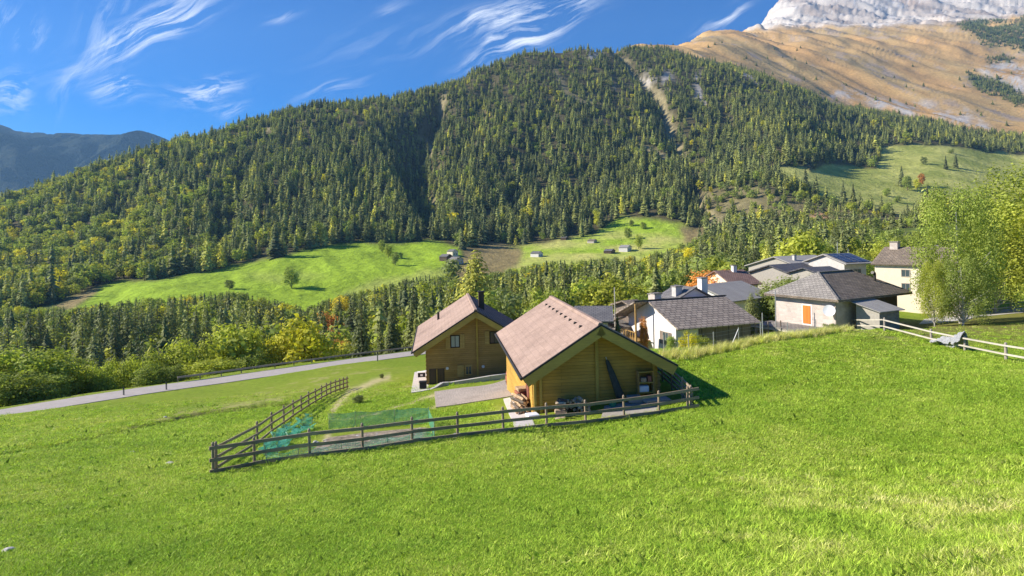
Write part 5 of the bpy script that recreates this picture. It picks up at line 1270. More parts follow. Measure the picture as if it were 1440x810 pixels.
def lean_to():
    Z = -7.9; a = corner(1239, 439.5, Z - .05); b = corner(1273, 435, Z); d = b - a; rz = math.atan2(d.y, d.x); L = d.length; g0 = -10.2; hz = Z - g0
    root = empty('small_shed', (a.x, a.y, g0), rz, 'small grey shed with a single pitched sheet roof in front of the hip roofed house', 'shed')
    MB().slab([(-.1, 0, hz), (L, 0, hz), (L - .1, 2.9, hz + .75), (-.3, 2.9, hz + .75)], .08).build('roof', MT['metal_grey'], root)
    MB().poly([(.25, .35, -2), (L - .35, .35, -2), (L - .35, 2.6, -2), (.25, 2.6, -2), (.25, .35, hz - .02), (L - .35, .35, hz - .02), (L - .35, 2.6, hz + .55), (.25, 2.6, hz + .55)], [(0,3,2,1),(4,5,6,7),(0,1,5,4),(1,2,6,5),(2,3,7,6),(3,0,4,7)]).build('wall', MT['rubble_d'], root)
    MB().poly([(.20, .3, -2), (.245, .3, -2), (.245, 2.6, -2), (.20, 2.6, -2), (.20, .3, hz - .03), (.245, .3, hz - .03), (.245, 2.6, hz + .5), (.20, 2.6, hz + .5)], [(0,3,2,1),(4,5,6,7),(0,1,5,4),(1,2,6,5),(2,3,7,6),(3,0,4,7)]).build('side_board', MT['greyboard'], root)
lean_to()
def simple_house(name, A, Bc, Z, W, rise, g0, wall, roof, label, ov=.6, wins=(), chim=(), th=.16, side=0, cat='house', extra=None, ovx=.5, gwins=()):
    """ridge along the eave A-B (pixels of the near eave, height Z)"""
    a = corner(*A, Z); b = corner(*Bc, Z); d = b - a; rz = math.atan2(d.y, d.x); L = d.length; hz = Z - g0; r_ = hz + rise
    root = empty(name, (a.x, a.y, g0), rz, label, cat)
    MB().slab([(0, 0, hz), (L, 0, hz), (L, W/2, r_), (0, W/2, r_)], th).slab([(0, W/2, r_ + .001), (L, W/2, r_ + .001), (L, W, hz), (0, W, hz)], th).build('roof', roof, root)
    k_ = rise / (W/2); f = lambda y: hz + min(y, W - y) * k_ - th * 1.05; x0, x1, y0, y1 = ovx, L - ovx, ov, W - ov
    MB().poly([(x0, y0, -3), (x0, y1, -3), (x0, y1, f(y1)), (x0, W/2, f(W/2)), (x0, y0, f(y0)), (x1, y0, -3), (x1, y1, -3), (x1, y1, f(y1)), (x1, W/2, f(W/2)), (x1, y0, f(y0))],
              [(0,1,2,3,4), (5,9,8,7,6), (0,5,6,1), (0,4,9,5), (1,6,7,2)]).build('wall', wall, root)
    for (x, z, w_, h_) in wins: win(root, ((x0, y0), (x1, y0)), x, z, w_, h_)
    for (y, z, w_, h_) in gwins: win(root, ((x0, y1), (x0, y0)), y, z, w_, h_)
    for (x, y, s_, h_, mt) in chim: chimney_on(root, x, y, f(y) , s_, h_, mt)
    if extra: extra(root, L, hz, W, r_)
    return root
# tall cream house on the right, partly behind the birches
def tall():
    def ex(root, L, hz, W, r_):
        pass
    simple_house('tall_house', (1224,371), (1345,374), -4.75, 9, 2.0, -11.4, MT['stucco'], MT['slabs_dark'], 'tall cream rendered house with a brown slab roof, partly hidden by the birches', .5,
        wins=[(3.4, 5.6, .95, .9), (3.4, 3.9, .95, 1.0), (7.2, 5.6, .95, .9), (7.2, 3.9, .95, 1.0)], chim=[(1.3, 4.2, .9, .9, 'rubble'), (5.4, 5.5, .8, .7, 'rubble')], ovx=.3)
tall()
def solar(root, L, hz, W, r_):
    k_ = (r_ - hz) / (W/2)
    for i in range(2):
        x0 = .35 + i * (L - .5) / 2; x1 = x0 + (L - .9) / 2; o = .05
        MB().slab([(x0, .4, hz + .4 * k_ + o + .05), (x1, .4, hz + .4 * k_ + o + .05), (x1, W/2 - .4, r_ - .4 * k_ + o + .05), (x0, W/2 - .4, r_ - .4 * k_ + o + .05)], .05).build('solar_panel', MT['solar'], root)
simple_house('solar_house', (1190,371), (1229,369.5), -5.35, 9, 1.3, -10.4, MT['concrete'], MT['metal_grey'], 'house with solar panels on its roof, left of the tall cream house', .9,
    wins=[(2.2, 3.6, 1.3, 1.2)], extra=solar)
simple_house('sheet_roofed_building', (1135,379), (1196,376), -6.9, 15, 1.9, -11.4, MT['greyboard'], MT['metal_grey'], 'long building with a pale grey sheet roof behind the hip roofed house', .6, chim=[(2.2, 5, .5, 1.0, 'concrete')])
simple_house('sheet_roofed_building', (1102,376), (1128,378), -6.9, 11, 1.4, -11.4, MT['greyboard'], MT['metal_grey'], 'smaller building with pale grey sheet roof, leftmost behind the hip roofed house', .5)
simple_house('dark_tiled_building', (1117,387), (1166,383.5), -6.9, 9, 1.35, -11.4, MT['greyboard'], MT['metal_dark'], 'low building with a dark tiled roof in front of the grey sheet roofs', .4)
simple_house('dark_tiled_building', (1157,387), (1196,385), -6.5, 7, .9, -11.4, MT['greyboard'], MT['metal_dark'], 'low annex with dark tiled roof right of the bigger dark roof', .4)
simple_house('grey_roofed_house', (1030,424), (1091,416), -8.7, 10, 1.7, -12.6, MT['white'], MT['metal_grey'], 'pale house with a smooth grey roof behind the stone slab roof', .5, ovx=.9,
    wins=[(3.2, 1.9, .9, 1.1), (6.2, 1.9, .9, 1.1)])
def wg():
    Z = -7.4; p = corner(979, 419, Z); root = empty('white_gable_house', (p.x, p.y, -12), R(18), 'small white gabled house with two pale chimneys behind the slab roof ridge', 'house')
    hz = Z + 12; W = 4.6; L = 4
    MB().prism([(-W/2 + .4, -3), (W/2 - .4, -3), (W/2 - .4, hz), (0, hz + 1.0), (-W/2 + .4, hz)], .4, L).build('wall', MT['white'], root)
    MB().slab([(-W/2 - .2, 0, hz - .1), (0, 0, hz + 1.15), (0, L, hz + 1.15), (-W/2 - .2, L, hz - .1)], .12).slab([(0, 0, hz + 1.151), (W/2 + .2, 0, hz - .1), (W/2 + .2, L, hz - .1), (0, L, hz + 1.151)], .12).build('roof', MT['slate'], root)
    chimney_on(root, -1.6, 1.2, hz + .3, .8, .9, 'concrete'); chimney_on(root, 2.4, 2.2, hz + .3, .8, 1.6, 'white')
wg()
simple_house('brown_roofed_house', (1030,401), (1073,399), -7.9, 9, 1.8, -12.5, MT['stucco'], MT['tile_brown'], 'far house with a reddish brown roof beyond the orange tree', .5, chim=[(3, 4, .6, 1.0, 'white')])
simple_house('slate_roofed_house', (806,452), (863,452), -8.0, 6.4, 1.0, -12.5, MT['rubble'], MT['slate'], 'house with a dark slate roof showing just behind the near chalet', .5, chim=[])
simple_house('dark_roofed_cottage', (892,433), (914,431), -8.2, 4.4, .6, -13, MT['grey_wood'], MT['slabs_dark'], 'cottage with dark roof and stone chimney behind the porch of the slab roofed house', .4, chim=[(4.6, 2.5, .8, .6, 'rubble')])
simple_house('terrace_wall_house', (866,462), (893,458), -10.2, 6, .7, -14, MT['stucco'], MT['slabs_grey'], 'low outbuilding with a pale flat roof left of the slab roofed house', .3)
# buildings across the valley
def far_house(px, py, w_, dpt, hz, rise, rz, wall, roof, label, name='farmhouse', cat='house', y1=900):
    b = hit(px, py, 350, y1); root = empty(name, b + Vector((0, 0, -.5)), rz, label, cat); 
    MB().prism([(-w_/2 + .4, -3), (w_/2 - .4, -3), (w_/2 - .4, hz), (0, hz + rise * .9), (-w_/2 + .4, hz)], .5, dpt).build('wall', MT[wall], root)
    MB().slab([(-w_/2, 0, hz), (0, 0, hz + rise), (0, dpt, hz + rise), (-w_/2, dpt, hz)], .2).slab([(0, 0, hz + rise + .01), (w_/2, 0, hz), (w_/2, dpt, hz), (0, dpt, hz + rise + .01)], .2).build('roof', MT[roof], root)
    for x in (-w_ * .2, w_ * .2): window_part('window', root, x, hz * .55, 1.1, 1.2, .5, False)
far_house(633, 367, 9, 9, 4.5, 2.2, R(55), 'dark_wood', 'slate', 'dark timber barn, leftmost of the far farm cluster below the forest')
far_house(641, 361, 8, 8, 5.5, 2.0, R(50), 'stucco', 'slate', 'pale farmhouse at the back of the far farm cluster')
far_house(647, 372, 11, 9, 4.8, 2.4, R(55), 'rubble', 'slabs_grey', 'grey farmhouse, front right of the far farm cluster')
far_house(761, 361, 10, 9, 3.8, 2.0, R(60), 'white', 'slate', 'lone white hut with dark roof on the middle meadow')
far_house(886, 353, 15, 9, 4.2, 2.2, R(62), 'white', 'metal_grey', 'long white farmhouse with pale roof above the valley wood')
far_house(863, 356, 12, 8, 2.8, 1.8, R(60), 'dark_wood', 'slate', 'low dark barn left of the long white farmhouse')
far_house(838, 341, 10, 8, 2.5, 1.6, R(60), 'rubble', 'slabs_dark', 'half ruined stone barn at the upper edge of the middle meadow')
far_house(798, 337, 7, 7, 2.8, 1.5, R(60), 'dark_wood', 'slate', 'tiny dark hut at the foot of the forest')
# ------------------------------------------------------------------ trees of the valley, each a thing of its own
def two(name, TB, mats):
    T, B = TB
    a = T.mesh(name + '_crown', [mats[0]]); b = B.mesh(name + '_trunk', [mats[1]]); return a, b
SPM = [spruce(300 + i, 1, .155 + .03 * (i % 3), 32, 9, .04, 3).mesh('spruce', [M_SPR, M_BARK]) for i in range(5)]
BRM = [broadleaf(400 + i, 2200, .027, 11, .42, .08).mesh('broadleaf', [M_BRD, M_BARK]) for i in range(4)]
LRN = [two('larch', conleaf(350 + i, 9000, .0135, .19, .62, .05, 26, split=True), [M_SPR, M_BARK]) for i in range(2)]
SPM += [conleaf(360 + i, 2300, .021, (.15, .18, .20, .165, .19)[i], (.8, .65, .5, .9, .6)[i], .03, 20).mesh('conifer', [M_SPR, M_BARK]) for i in range(5)]
SPN = [two('spruce', spruce(330 + i, 1, .19, 34, 11, .04, 3, split=True), [M_SPR, M_BARK]) for i in range(2)]
BRN = [two('broadleaf', broadleaf(430 + i, 9000, .0165, 12 + i, .46, .04, split=True), [M_BRD, M_BARK]) for i in range(4)]
BIR = [two('birch', broadleaf(460 + i, 21000, .0072, 70, .50, .06, split=True, droop=.3, shape=1.5, limbs=16, tr=.013, lob=.42), [M_BRD, M_BIRCHBARK]) for i in range(2)]
def tree_one(name, me, loc, h, wd, tint, label, cat, group=None):
    o = bpy.data.objects.new(name, me); COL.objects.link(o); o.location = loc; o.scale = (h * wd, h * wd, h); o.rotation_euler.z = rnd.uniform(0, 6.28); o['tint'] = float(tint)
    return tag(o, label, cat, group)
def tree_two(name, pair, loc, h, wd, tint, label, cat, group=None, rz=None):
    r = empty(name, loc, rnd.uniform(0, 6.28) if rz is None else rz, label, cat, group)
    for nm, me in (('crown', pair[0]), ('trunk', pair[1])):
        o = bpy.data.objects.new(nm, me); COL.objects.link(o); o.parent = r; o.scale = (h * wd, h * wd, h)
        o['tint'] = float(tint)
    return r
def by_top(px, top, base, Y, z=None):
    """ground point and height for a tree seen from its top down to the ground at distance Y"""
    t_ = at(px, top, Y); g_ = gz(t_.x, t_.y); return Vector((t_.x, t_.y, g_)), t_.z - g_

# big broadleaf trees beyond the road on the left: px, top py, distance, width factor, tint, label
BIG = [
 (38,478,72,112,.22,'big bright green broadleaf tree at the left edge beyond the road'),
 (-30,500,70,110,.30,'broadleaf tree cut by the left picture edge'),
 (80,484,78,80,.30,'green broadleaf tree with a rounded top, second from the left edge'),
 (12,518,64,85,.20,'low leafy tree at the lower left edge beside the road'),
 (62,521,68,75,.16,'dark leafy bush in front of the big trees at the left edge'),
 (110,510,76,50,.34,'yellowish green bush tree between the leftmost big trees and the road'),
 (142,503,78,50,.22,'rounded dark green tree standing low beside the road'),
 (174,494,82,50,.28,'leafy tree with a sunlit slanting crown above the road'),
 (206,505,78,46,.10,'grey green willow beside the road'),
 (226,484,88,56,.24,'olive green tree behind the grey willow'),
 (244,508,80,42,.12,'second grey green willow, right of the first'),
 (274,468,90,74,.33,'large olive tree with yellowing leaves left of the brightest green tree'),
 (302,500,84,72,.36,'brownish green tree in front of the brightest green tree'),
 (329,450,96,80,.38,'tall brightest green tree in the row beyond the road'),
 (355,490,92,55,.16,'dark green tree between the bright green and the yellow tree'),
 (376,474,98,52,.74,'small bright yellow tree, left one of the yellow pair'),
 (404,459,100,76,.70,'large bright yellow green tree, right one of the yellow pair'),
 (432,478,104,55,.30,'green tree right of the large yellow one'),
 (455,484,104,38,.30,'pale green bush tree near the guard rail, left of three'),
 (477,479,108,40,.34,'pale green bush tree near the guard rail, middle of three'),
 (497,478,110,36,.28,'pale green bush tree near the guard rail, right of three'),
 (543,474,116,32,.55,'small yellow bush beyond the road left of the brown chalet'),
 (560,470,122,44,.24,'grey green bush just left of the brown chalet roof'),
 (520,482,112,46,.2,'low brownish bush beyond the guard rail'),
 (583,466,124,44,.34,'leafy tree touching the left eave of the two storey chalet'),
]
for k_, (px, top, Y, wd, ti, lb) in enumerate(BIG):
    loc, h = by_top(px, top, 0, Y); tree_two('broadleaf_tree', BRN[k_ % 4], loc - Vector((0, 0, .2)), h, wd / F * Y / (.70 * h), min(ti * .9 + .24, .62) if ti < .6 else ti + .06, lb, 'tree')
# larch behind the roofs, trees among the village
def larch(px, top, Y, wd, ti, lb, name='larch_tree', cat='tree'):
    loc, h = by_top(px, top, 0, Y); return tree_two(name, (LRN if ti > .3 else SPN)[len(lb) % 2], loc - Vector((0, 0, .2)), h, wd, ti, lb, cat)
larch(669, 350, 150, 1.75, .86, 'tall yellow green larch rising between the two chalet roofs')
larch(1079, 338, 135, 1.15, .82, 'slim yellowish larch beyond the village, left of the sheet roofs')
larch(1086, 372, 100, 1.2, .12, 'dark green spruce directly left of the grey sheet roofs')
larch(1056, 409, 66, 1.6, .32, 'small green fir between the slab roof and the grey roofed house')
larch(868, 441, 58, .9, .25, 'narrow young green conifer at the foot of the pale utility pole')
VB = [
 (999,377,92,1.35,1.0,'orange brown autumn tree above the white gabled house'),
 (1012,398,84,1.1,.0,'dark green rounded tree beside the pale chimney'),
 (975,372,150,1.2,.3,'leafy green tree behind the orange brown tree, left side'),
 (1020,368,150,1.2,.42,'yellowish green tree behind the orange brown tree, right side'),
 (1046,362,165,1.2,.36,'light green tree above the brown roofed house'),
 (1060,400,88,1.0,.4,'thin reddish bush in front of the brown roofed house'),
 (1106,386,76,1.6,.22,'green garden tree left above the hip roofed house'),
 (1130,389,74,1.5,.3,'green garden tree touching the ridge of the hip roofed house'),
 (1150,383,76,.9,.34,'small round tree in front of the dark tiled roof'),
 (1096,398,76,1.7,.26,'leafy tree behind the metal pole'),
 (1225,345,150,1.4,.66,'bright yellow green tree behind the solar house'),
 (1205,352,140,1.1,.45,'green tree between the conifers and the solar house'),
 (1250,335,170,1.3,.55,'yellowing tree above the tall cream house'),
 (1270,325,190,1.3,.45,'pale green tree further behind the tall cream house'),
 (885,424,90,1.1,.42,'light green tree left of the cottage behind the porch'),
 (905,408,110,1.1,.40,'light green tree behind the cottage chimney'),
 (850,428,95,1.0,.34,'green bush right of the slate roof behind the near chalet'),
 (872,436,80,1.0,.46,'yellowish bush beside the pale utility pole'),
 (940,425,95,1.2,.30,'green tree behind the left end of the slab roof'),
 (968,461,49,.7,.78,'small yellow leaved shrub in front of the slab roofed house'),
 (944,470,46,1.0,.35,'thin green shrub beside the white wall of the slab roofed house'),
 (984,465,50,.9,.5,'low straggling shrub under the eave of the slab roofed house'),
 (1166,452,50,1.8,.4,'bushy green shrub at the corner of the field before the hip roofed house'),
 (1106,430,74,1.3,.3,'green shrub between the metal pole and the stone house'),
]
for k_, (px, top, Y, wd, ti, lb) in enumerate(VB):
    loc, h = by_top(px, top, 0, Y); h = max(h, .9); tree_two('broadleaf_tree' if h > 2.6 else 'shrub', BRN[(k_ * 3 + 1) % 4], loc - Vector((0, 0, .1)), h, wd * min(1.0, 7 / h + .25), ti, lb, 'tree' if h > 2.6 else 'shrub')
# creeper on the porch
loc, h = by_top(905, 447, 0, 56); tree_two('climbing_plant', BRN[1], loc + Vector((0, 0, .3)), h, .26, 1.0, 'red leaved climbing plant on the porch of the slab roofed house', 'plant')
# birches on the right
for px, top, Y, wd, ti, k_, lb in ((1346,236,60,122,.40,0,'tall weeping birch with airy pale green leaves before the tall cream house'), (1466,196,68,200,.48,1,'bright yellow green tree cut by the right picture edge'),
    (1396,268,70,84,.42,1,'shorter birch between the weeping birch and the bright edge tree'), (1312,352,58,42,.56,0,'low birch with hanging branches against the cream house wall'), (1352,345,57,80,.30,1,'darker leafy tree filling the foot of the weeping birch'), (1540,235,60,230,.6,0,'leafy tree beyond the right picture edge')):
    loc, h = by_top(px, top, 0, Y); tree_two('birch_tree', BIR[k_], loc - Vector((0, 0, .1)), h, wd / F * Y / (.66 * h), ti, lb, 'tree', rz=k_ * 1.3 + px)
# shrub and dark tuft on the lawn, trees on the far meadow
loc = hit(505, 567); tree_two('shrub', BRN[0], loc, .62, 2.1, .05, 'dark round shrub on the lawn left of the terrace', 'shrub')
loc = hit(537, 532); tree_two('shrub', BRN[2], loc, .5, 1.4, .05, 'tiny dark tuft on the lawn beyond the round shrub', 'shrub')
for px, base, h, wd, ti, kind, lb in ((410,405,17,1.05,.36,'b','lone round tree on the bright meadow across the valley'), (323,407,8,1.3,.1,'b','small flat topped tree on the far meadow edge'), (538,355,14,.9,.45,'b','upper bare looking tree of the short row crossing the far meadow'), (546,363,14,.95,.5,'b','middle tree of the short row crossing the far meadow'),
    (556,373,12,1.0,.2,'b','lowest tree of the short row crossing the far meadow'), (564,363,6,1,.2,'b','tiny bush beside the short row crossing the far meadow'), (883,336,14,.9,.4,'b','round tree above the long white farmhouse on the middle meadow'), (905,322,9,1.3,.3,'b','left round bush at the top of the middle meadow'), (888,318,8,1.3,.3,'b','right round bush at the top of the middle meadow'),
    (898,350,16,.9,.5,'b','light green tree beside the long white farmhouse'), (818,333,22,1.0,.6,'s','yellowish larch standing at the edge of the middle meadow'), (841,318,20,.95,.68,'b','bright yellow tree at the foot of the big forest'), (450,345,28,.85,.5,'b','large pale green tree at the foot of the forest above the bright meadow'),
    (1186,284,26,1.0,.1,'s','dark spruce on the left of the pair in the upper right meadow'), (1200,285,24,1.1,.1,'s','dark spruce on the right of the pair in the upper right meadow'), (1148,278,30,.95,.2,'s','tall spruce at the left edge of the upper right meadow'), (1268,262,30,1.2,.12,'s','dark conifer of the clump inside the upper right meadow'),
    (1276,268,22,1.0,.3,'b','olive tree of the clump inside the upper right meadow'), (1296,262,20,.8,1.0,'b','reddish brown tree beside the clump in the upper right meadow'), (1290,266,16,.9,.7,'b','yellowish tree in the clump of the upper right meadow'), (1330,238,22,1.0,.12,'s','left dark conifer high on the upper right meadow'),
    (1344,236,24,1.0,.12,'s','right dark conifer high on the upper right meadow'), (1299,231,14,1.0,.15,'b','small dark tree alone in the upper right meadow'), (1338,216,9,1.6,.2,'b','low bush near the top of the upper right meadow'), (1247,276,12,1.2,.35,'b','pale bush in the lower part of the upper right meadow'), (1262,285,10,1.3,.3,'b','lowest pale bush of the upper right meadow')):
    loc = hit(px, base, 330, 1400); tree_one('spruce_tree' if kind == 's' else 'broadleaf_tree', SPM[px % 5] if kind == 's' else BRM[px % 4], loc - Vector((0, 0, .4)), h, wd, ti, lb, 'tree')

# the wood on the valley floor
def valley_wood():
    g = np.random.default_rng(21); n = 30000
    y = np.sqrt(g.random(n) * (470 ** 2 - 95 ** 2) + 95 ** 2); u = -1.05 + 1.9 * g.random(n); x = u * y; z = height(x, y); px, py = pix(u, z / y)
    _, rw = road_z(x, y, 6, 9)
    ok = rw < .1
    # height the crowns may reach: below these sight lines (tree tops as surveyed)
    tx = np.array([-200, 0, 60, 120, 200, 260, 330, 380, 430, 480, 540, 600, 640, 700, 760, 830, 900, 950, 985, 1000, 1060, 1120, 1180, 1240, 1300, 1400])
    ty = np.array([425, 427, 430, 428, 415, 412, 405, 418, 428, 412, 398, 384, 388, 380, 366, 362, 358, 345, 330, 318, 312, 312, 306, 318, 322, 322])
    top = np.interp(px, tx, ty)
    _, vt = uv(px, top)
    hmax = vt * y - z
    ok &= hmax > 9
    pb0 = np.clip(.42 + .25 * fbm(x / 35, y / 35, 3, 5) + .25 * (px > 620) + .22 * (px < 120), .05, .6)
    isb = g.random(n) < pb0
    # village quarter stays open
    ok &= ~((px > 800) & (y < 150)); ok &= ~((px > 1090) & (y < 170)); ok &= ~((px > 1215) & (y < 260))
    h = np.where(isb, g.normal(15, 3, n), g.normal(24, 4.5, n)); h = np.clip(h, 8, 34)
    back = sstep(y, 260, 420)
    h = np.minimum(h, hmax * (1.0 - .38 * g.random(n) ** 1.5))
    h = np.where(y < 150, np.minimum(h, 17), h)
    ok &= h > 7.5
    x, y, z, px, h, isb = [a[ok] for a in (x, y, z, px, h, isb)]; n = len(x)
    # spacing: dart throwing on a grid
    cell = 5.6; seen = {}; keep = []
    for i in range(n):
        kx, ky = int(x[i] // cell), int(y[i] // cell)
        if any((kx + a, ky + b) in seen and math.hypot(x[seen[(kx + a, ky + b)]] - x[i], y[seen[(kx + a, ky + b)]] - y[i]) < cell * .95 for a in (-1, 0, 1) for b in (-1, 0, 1)): continue
        seen[(kx, ky)] = i; keep.append(i)
    keep = np.array(keep); x, y, z, px, h, isb = [a[keep] for a in (x, y, z, px, h, isb)]; n = len(x)
    _, pt = pix(x / y, (z + h) / y)
    infr = (px > -20) & (px < 1460)
    # how much of the crown clears the trees in front: rank by size and visibility
    vis = np.zeros(n); order = np.argsort(y); sky_ = np.full(1700, 900.0)
    for i in order:
        if not infr[i]: continue
        c = int(px[i]) + 60; wpx = max(2, int(.15 * h[i] / y[i] * F)); seg = sky_[max(c - wpx, 0):c + wpx]
        _, pb_ = pix(x[i] / y[i], z[i] / y[i]); vis[i] = max(0, min(float(np.mean(seg)), float(pb_)) - pt[i]) * wpx * 2
        np.minimum(seg, pt[i] + 4, out=seg)
    tint = np.where(isb, np.clip(g.normal(.40, .22, n), 0, .9), np.clip(g.normal(.22, .17, n) + (g.random(n) < .12) * .4 + .12 * (px > 650) * (px < 950), 0, .9))
    tint = np.where((px > 445) & (px < 480) & (y < 230) & isb, 1.0, tint)
    si = [i for i in np.argsort(-vis) if not isb[i] and vis[i] > 25][:285]; bi = [i for i in np.argsort(-vis) if isb[i] and vis[i] > 25][:200]
    for i in si:
        dark = 'conifer of the dense wood on the valley floor' 
        tree_one('spruce_tree', SPM[i % 5 if i % 6 == 0 else 5 + i % 5], (x[i], y[i], z[i] - .4), h[i], .85 + .5 * rnd.random(), tint[i], dark, 'tree', 'conifers of the valley wood')
    for i in bi:
        tree_one('broadleaf_tree', BRM[i % 4], (x[i], y[i], z[i] - .3), h[i], .85 + .3 * rnd.random(), tint[i], 'leafy tree mixed into the wood on the valley floor', 'tree', 'leafy trees of the valley wood')
    rest = np.setdiff1d(np.arange(n), np.array(si + bi)); m = len(rest)
    rot = np.zeros((m, 3)); rot[:, 2] = g.random(m) * 6.28; hh = h[rest]; ib = isb[rest]; w_ = hh * np.where(ib, .95, 1.1) * (.9 + .3 * g.random(m))
    scatter('valley_wood', np.stack([x[rest], y[rest], z[rest] - .4], 1), np.where(ib, 5 + g.integers(0, 4, m), np.where(g.random(m) < .6, 9 + g.integers(0, 4, m), g.integers(0, 5, m))), rot, np.stack([w_, w_, hh], 1), tint[rest], PROTO, 'hidden and farther trees filling the wood on the valley floor', 'wood')
    print('valley', n, len(si), len(bi), m)
valley_wood()

# ------------------------------------------------------------------ grass
def leafgrass(name, stops):
    return leaf_mat(name, stops, .45, .35, .6)
M_GRASS = leafgrass('grass_blades', [(0, (.26, .40, .045)), (.4, (.40, .53, .06)), (.7, (.54, .59, .13)), (1, (.74, .67, .32))])
def tuft(seed, n=16, spread=.10, h=.09, w_=.006, flat=.5):
    g = np.random.default_rng(seed); T = Tri()
    for _ in range(n):
        a = g.random() * 6.28; r = spread * math.sqrt(g.random()); x, y = r * math.cos(a), r * math.sin(a); b = g.random() * 6.28; hh = h * (.5 + .8 * g.random()); l = hh * (flat + .5 * g.random())
        dx, dy = math.cos(b), math.sin(b); px_, py_ = -dy * w_, dx * w_
        T.add([(x - px_, y - py_, -.01), (x + px_, y + py_, -.01), (x + dx * l * .4 + px_ * .8, y + dy * l * .4 + py_ * .8, hh * .6), (x + dx * l * .4 - px_ * .8, y + dy * l * .4 - py_ * .8, hh * .6), (x + dx * l, y + dy * l, hh)], [(0,1,2), (0,2,3), (3,2,4)], 0, np.full(5, np.clip(.5 + .25 * g.normal(), 0, 1)))
    return T
GR = bpy.data.collections.new('grass_stock')
def gproto(name, T):
    o = bpy.data.objects.new(name, T.mesh(name, [M_GRASS])); GR.objects.link(o)
for i in range(4): gproto('tuft_%d' % i, tuft(50 + i, 28, .16, .05, .0055, 1.0))
for i in range(3): gproto('tuft_%d' % (4 + i), tuft(60 + i, 22, .12, .105, .007, .9))
gproto('tuft_7', tuft(70, 12, .12, .07, .028, 1.1))     # broad leaved weed
for i in range(2): gproto('tuft_%d' % (8 + i), tuft(80 + i, 30, .25, .75, .012, .35))   # tall dry grass
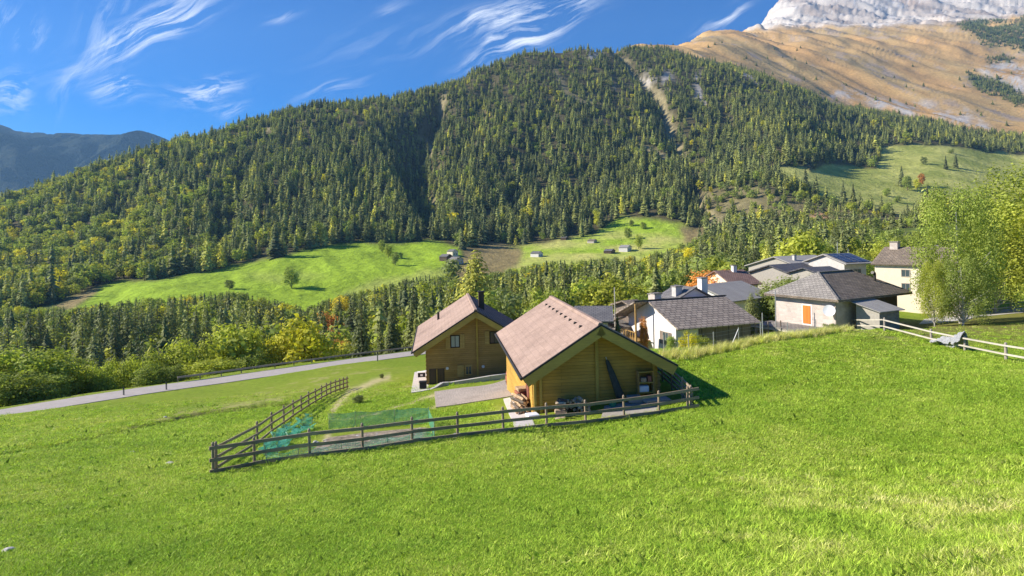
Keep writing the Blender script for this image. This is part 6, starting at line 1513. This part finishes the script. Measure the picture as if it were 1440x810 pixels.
def grass():
    g = np.random.default_rng(9)
    n = 350000; L = g.random(n); y = 6 * (56 / 6) ** (L ** .75); u = -1.05 + 2.25 * g.random(n); x = u * y; z = height(x, y)
    keep = np.ones(n, bool)
    for rt, bx in ((CH1, (-5, 5, -.6, 14)),):
        c, s_ = math.cos(TH), math.sin(TH); lx = (x - rt.location.x) * c + (y - rt.location.y) * s_; ly = -(x - rt.location.x) * s_ + (y - rt.location.y) * c
        keep &= ~((lx > bx[0]) & (lx < bx[1]) & (ly > bx[2]) & (ly < bx[3]))
    px, py = pix(u, z / y)
    bedm = region([(388,650),(602,622),(602,596),(480,608),(440,614)], 0, 0) + region([(722,606),(756,602),(735,554),(706,560)], 0, 0) + region([(795,596),(930,580),(925,560),(795,576)], 0, 0) + region([(606,578),(740,558),(738,530),(606,550)], 0, 0)
    keep &= look(bedm, px, py) < .3
    keep &= g.random(n) > sstep(y, 20, 56) * .95
    keep &= g.random(n) > look(WORN, px, py) * .95 + look(TRAIL, px, py) * .5
    x, y, z, u = x[keep], y[keep], z[keep], u[keep]; n = len(x)
    rough = sstep(x - .18 * y, -2, 10) * (1 - sstep(y, 13.5, 20)); nn = fbm(x / 1.3, y / 1.3, 3, 63); n1 = fbm(x / 7, y / 7, 4, 61)
    tall = g.random(n) < rough * .5; idx = np.where(tall, 4 + g.integers(0, 3, n), g.integers(0, 4, n))
    weed = (g.random(n) < .02 + .3 * rough * (fbm(x / .9, y / .9, 2, 101) > .25)); idx = np.where(weed, 7, idx)
    tint = np.clip(.36 + .15 * g.normal(size=n) + .22 * n1 + .2 * nn + rough * (.20 + .34 * nn), 0, 1); tint = np.where(weed, .2, tint)
    s_ = (.8 + .5 * g.random(n)) * (1 + .9 * sstep(y, 12, 36)); rot = np.stack([g.normal(size=n) * .12, g.normal(size=n) * .12, g.random(n) * 6.28], 1)
    scatter('grass', np.stack([x, y, z], 1), idx, rot, np.stack([s_, s_, s_ * (1 - .3 * sstep(y, 15, 36))], 1), tint, GR, 'short green meadow grass with drier tufts in the foreground', 'grass')
    # tall dry strip along the field edge
    V = []; pts2 = [at(a, b, y) for a, b, y in [(938,494,40),(970,490,41),(1005,486,42.2),(1041,482,43.5),(1072,478.5,44.6),(1110,473,46.2),(1150,468,48),(1190,464.5,50)]]
    for a, b in zip(pts2[:-1], pts2[1:]):
        for _ in range(int((b - a).length * 60)):
            q = a.lerp(b, g.random()); V.append((q.x + g.normal() * .35, q.y - .9 + g.random() * 1.5, 0))
    V = np.array(V); V[:, 2] = height(V[:, 0], V[:, 1]); n = len(V)
    rot = np.stack([g.normal(size=n) * .1, g.normal(size=n) * .1, g.random(n) * 6.28], 1); s_ = .32 + .45 * g.random(n)
    scatter('tall_grass', V, 8 + g.integers(0, 2, n), rot, np.stack([s_, s_, s_], 1), np.clip(.88 + .15 * g.normal(size=n), .3, 1), GR, 'tall dry grass strip along the far edge of the field', 'grass')
    V = []; 
    for a, b in zip(F1[:-1] + F4[:-1], F1[1:] + F4[1:]):
        if (b - a).length > 15: continue
        for _ in range(int((b - a).length * 14)):
            q = a.lerp(b, g.random()); V.append((q.x + g.normal() * .12, q.y + g.normal() * .15, 0))
    V = np.array(V); V[:, 2] = height(V[:, 0], V[:, 1]); n = len(V); rot = np.stack([g.normal(size=n) * .1, g.normal(size=n) * .1, g.random(n) * 6.28], 1); s_ = .9 + .9 * g.random(n)
    scatter('fence_grass', V, 4 + g.integers(0, 3, n), rot, np.stack([s_, s_, s_], 1), np.clip(.35 + .2 * g.normal(size=n), 0, 1), GR, 'uncut grass growing under the fences', 'grass')
grass()

# ------------------------------------------------------------------ air
def haze():
    o = MB().box(-7600, 9600, -60, 7200, -420, 2450).build('haze', MT['black']); o.data.materials.clear()
    m, nt = newmat('haze_air'); t = NT(nt); v = t.n('ShaderNodeVolumePrincipled'); v.inputs['Color'].default_value = (.32, .62, 1, 1); v.inputs['Density'].default_value = .00006; v.inputs['Anisotropy'].default_value = .1
    ou = t.n('ShaderNodeOutputMaterial'); t.l(v.outputs[0], ou.inputs['Volume']); o.data.materials.append(m)
    tag(o, 'thin blue air over the valley', 'haze', kind='stuff')
haze()
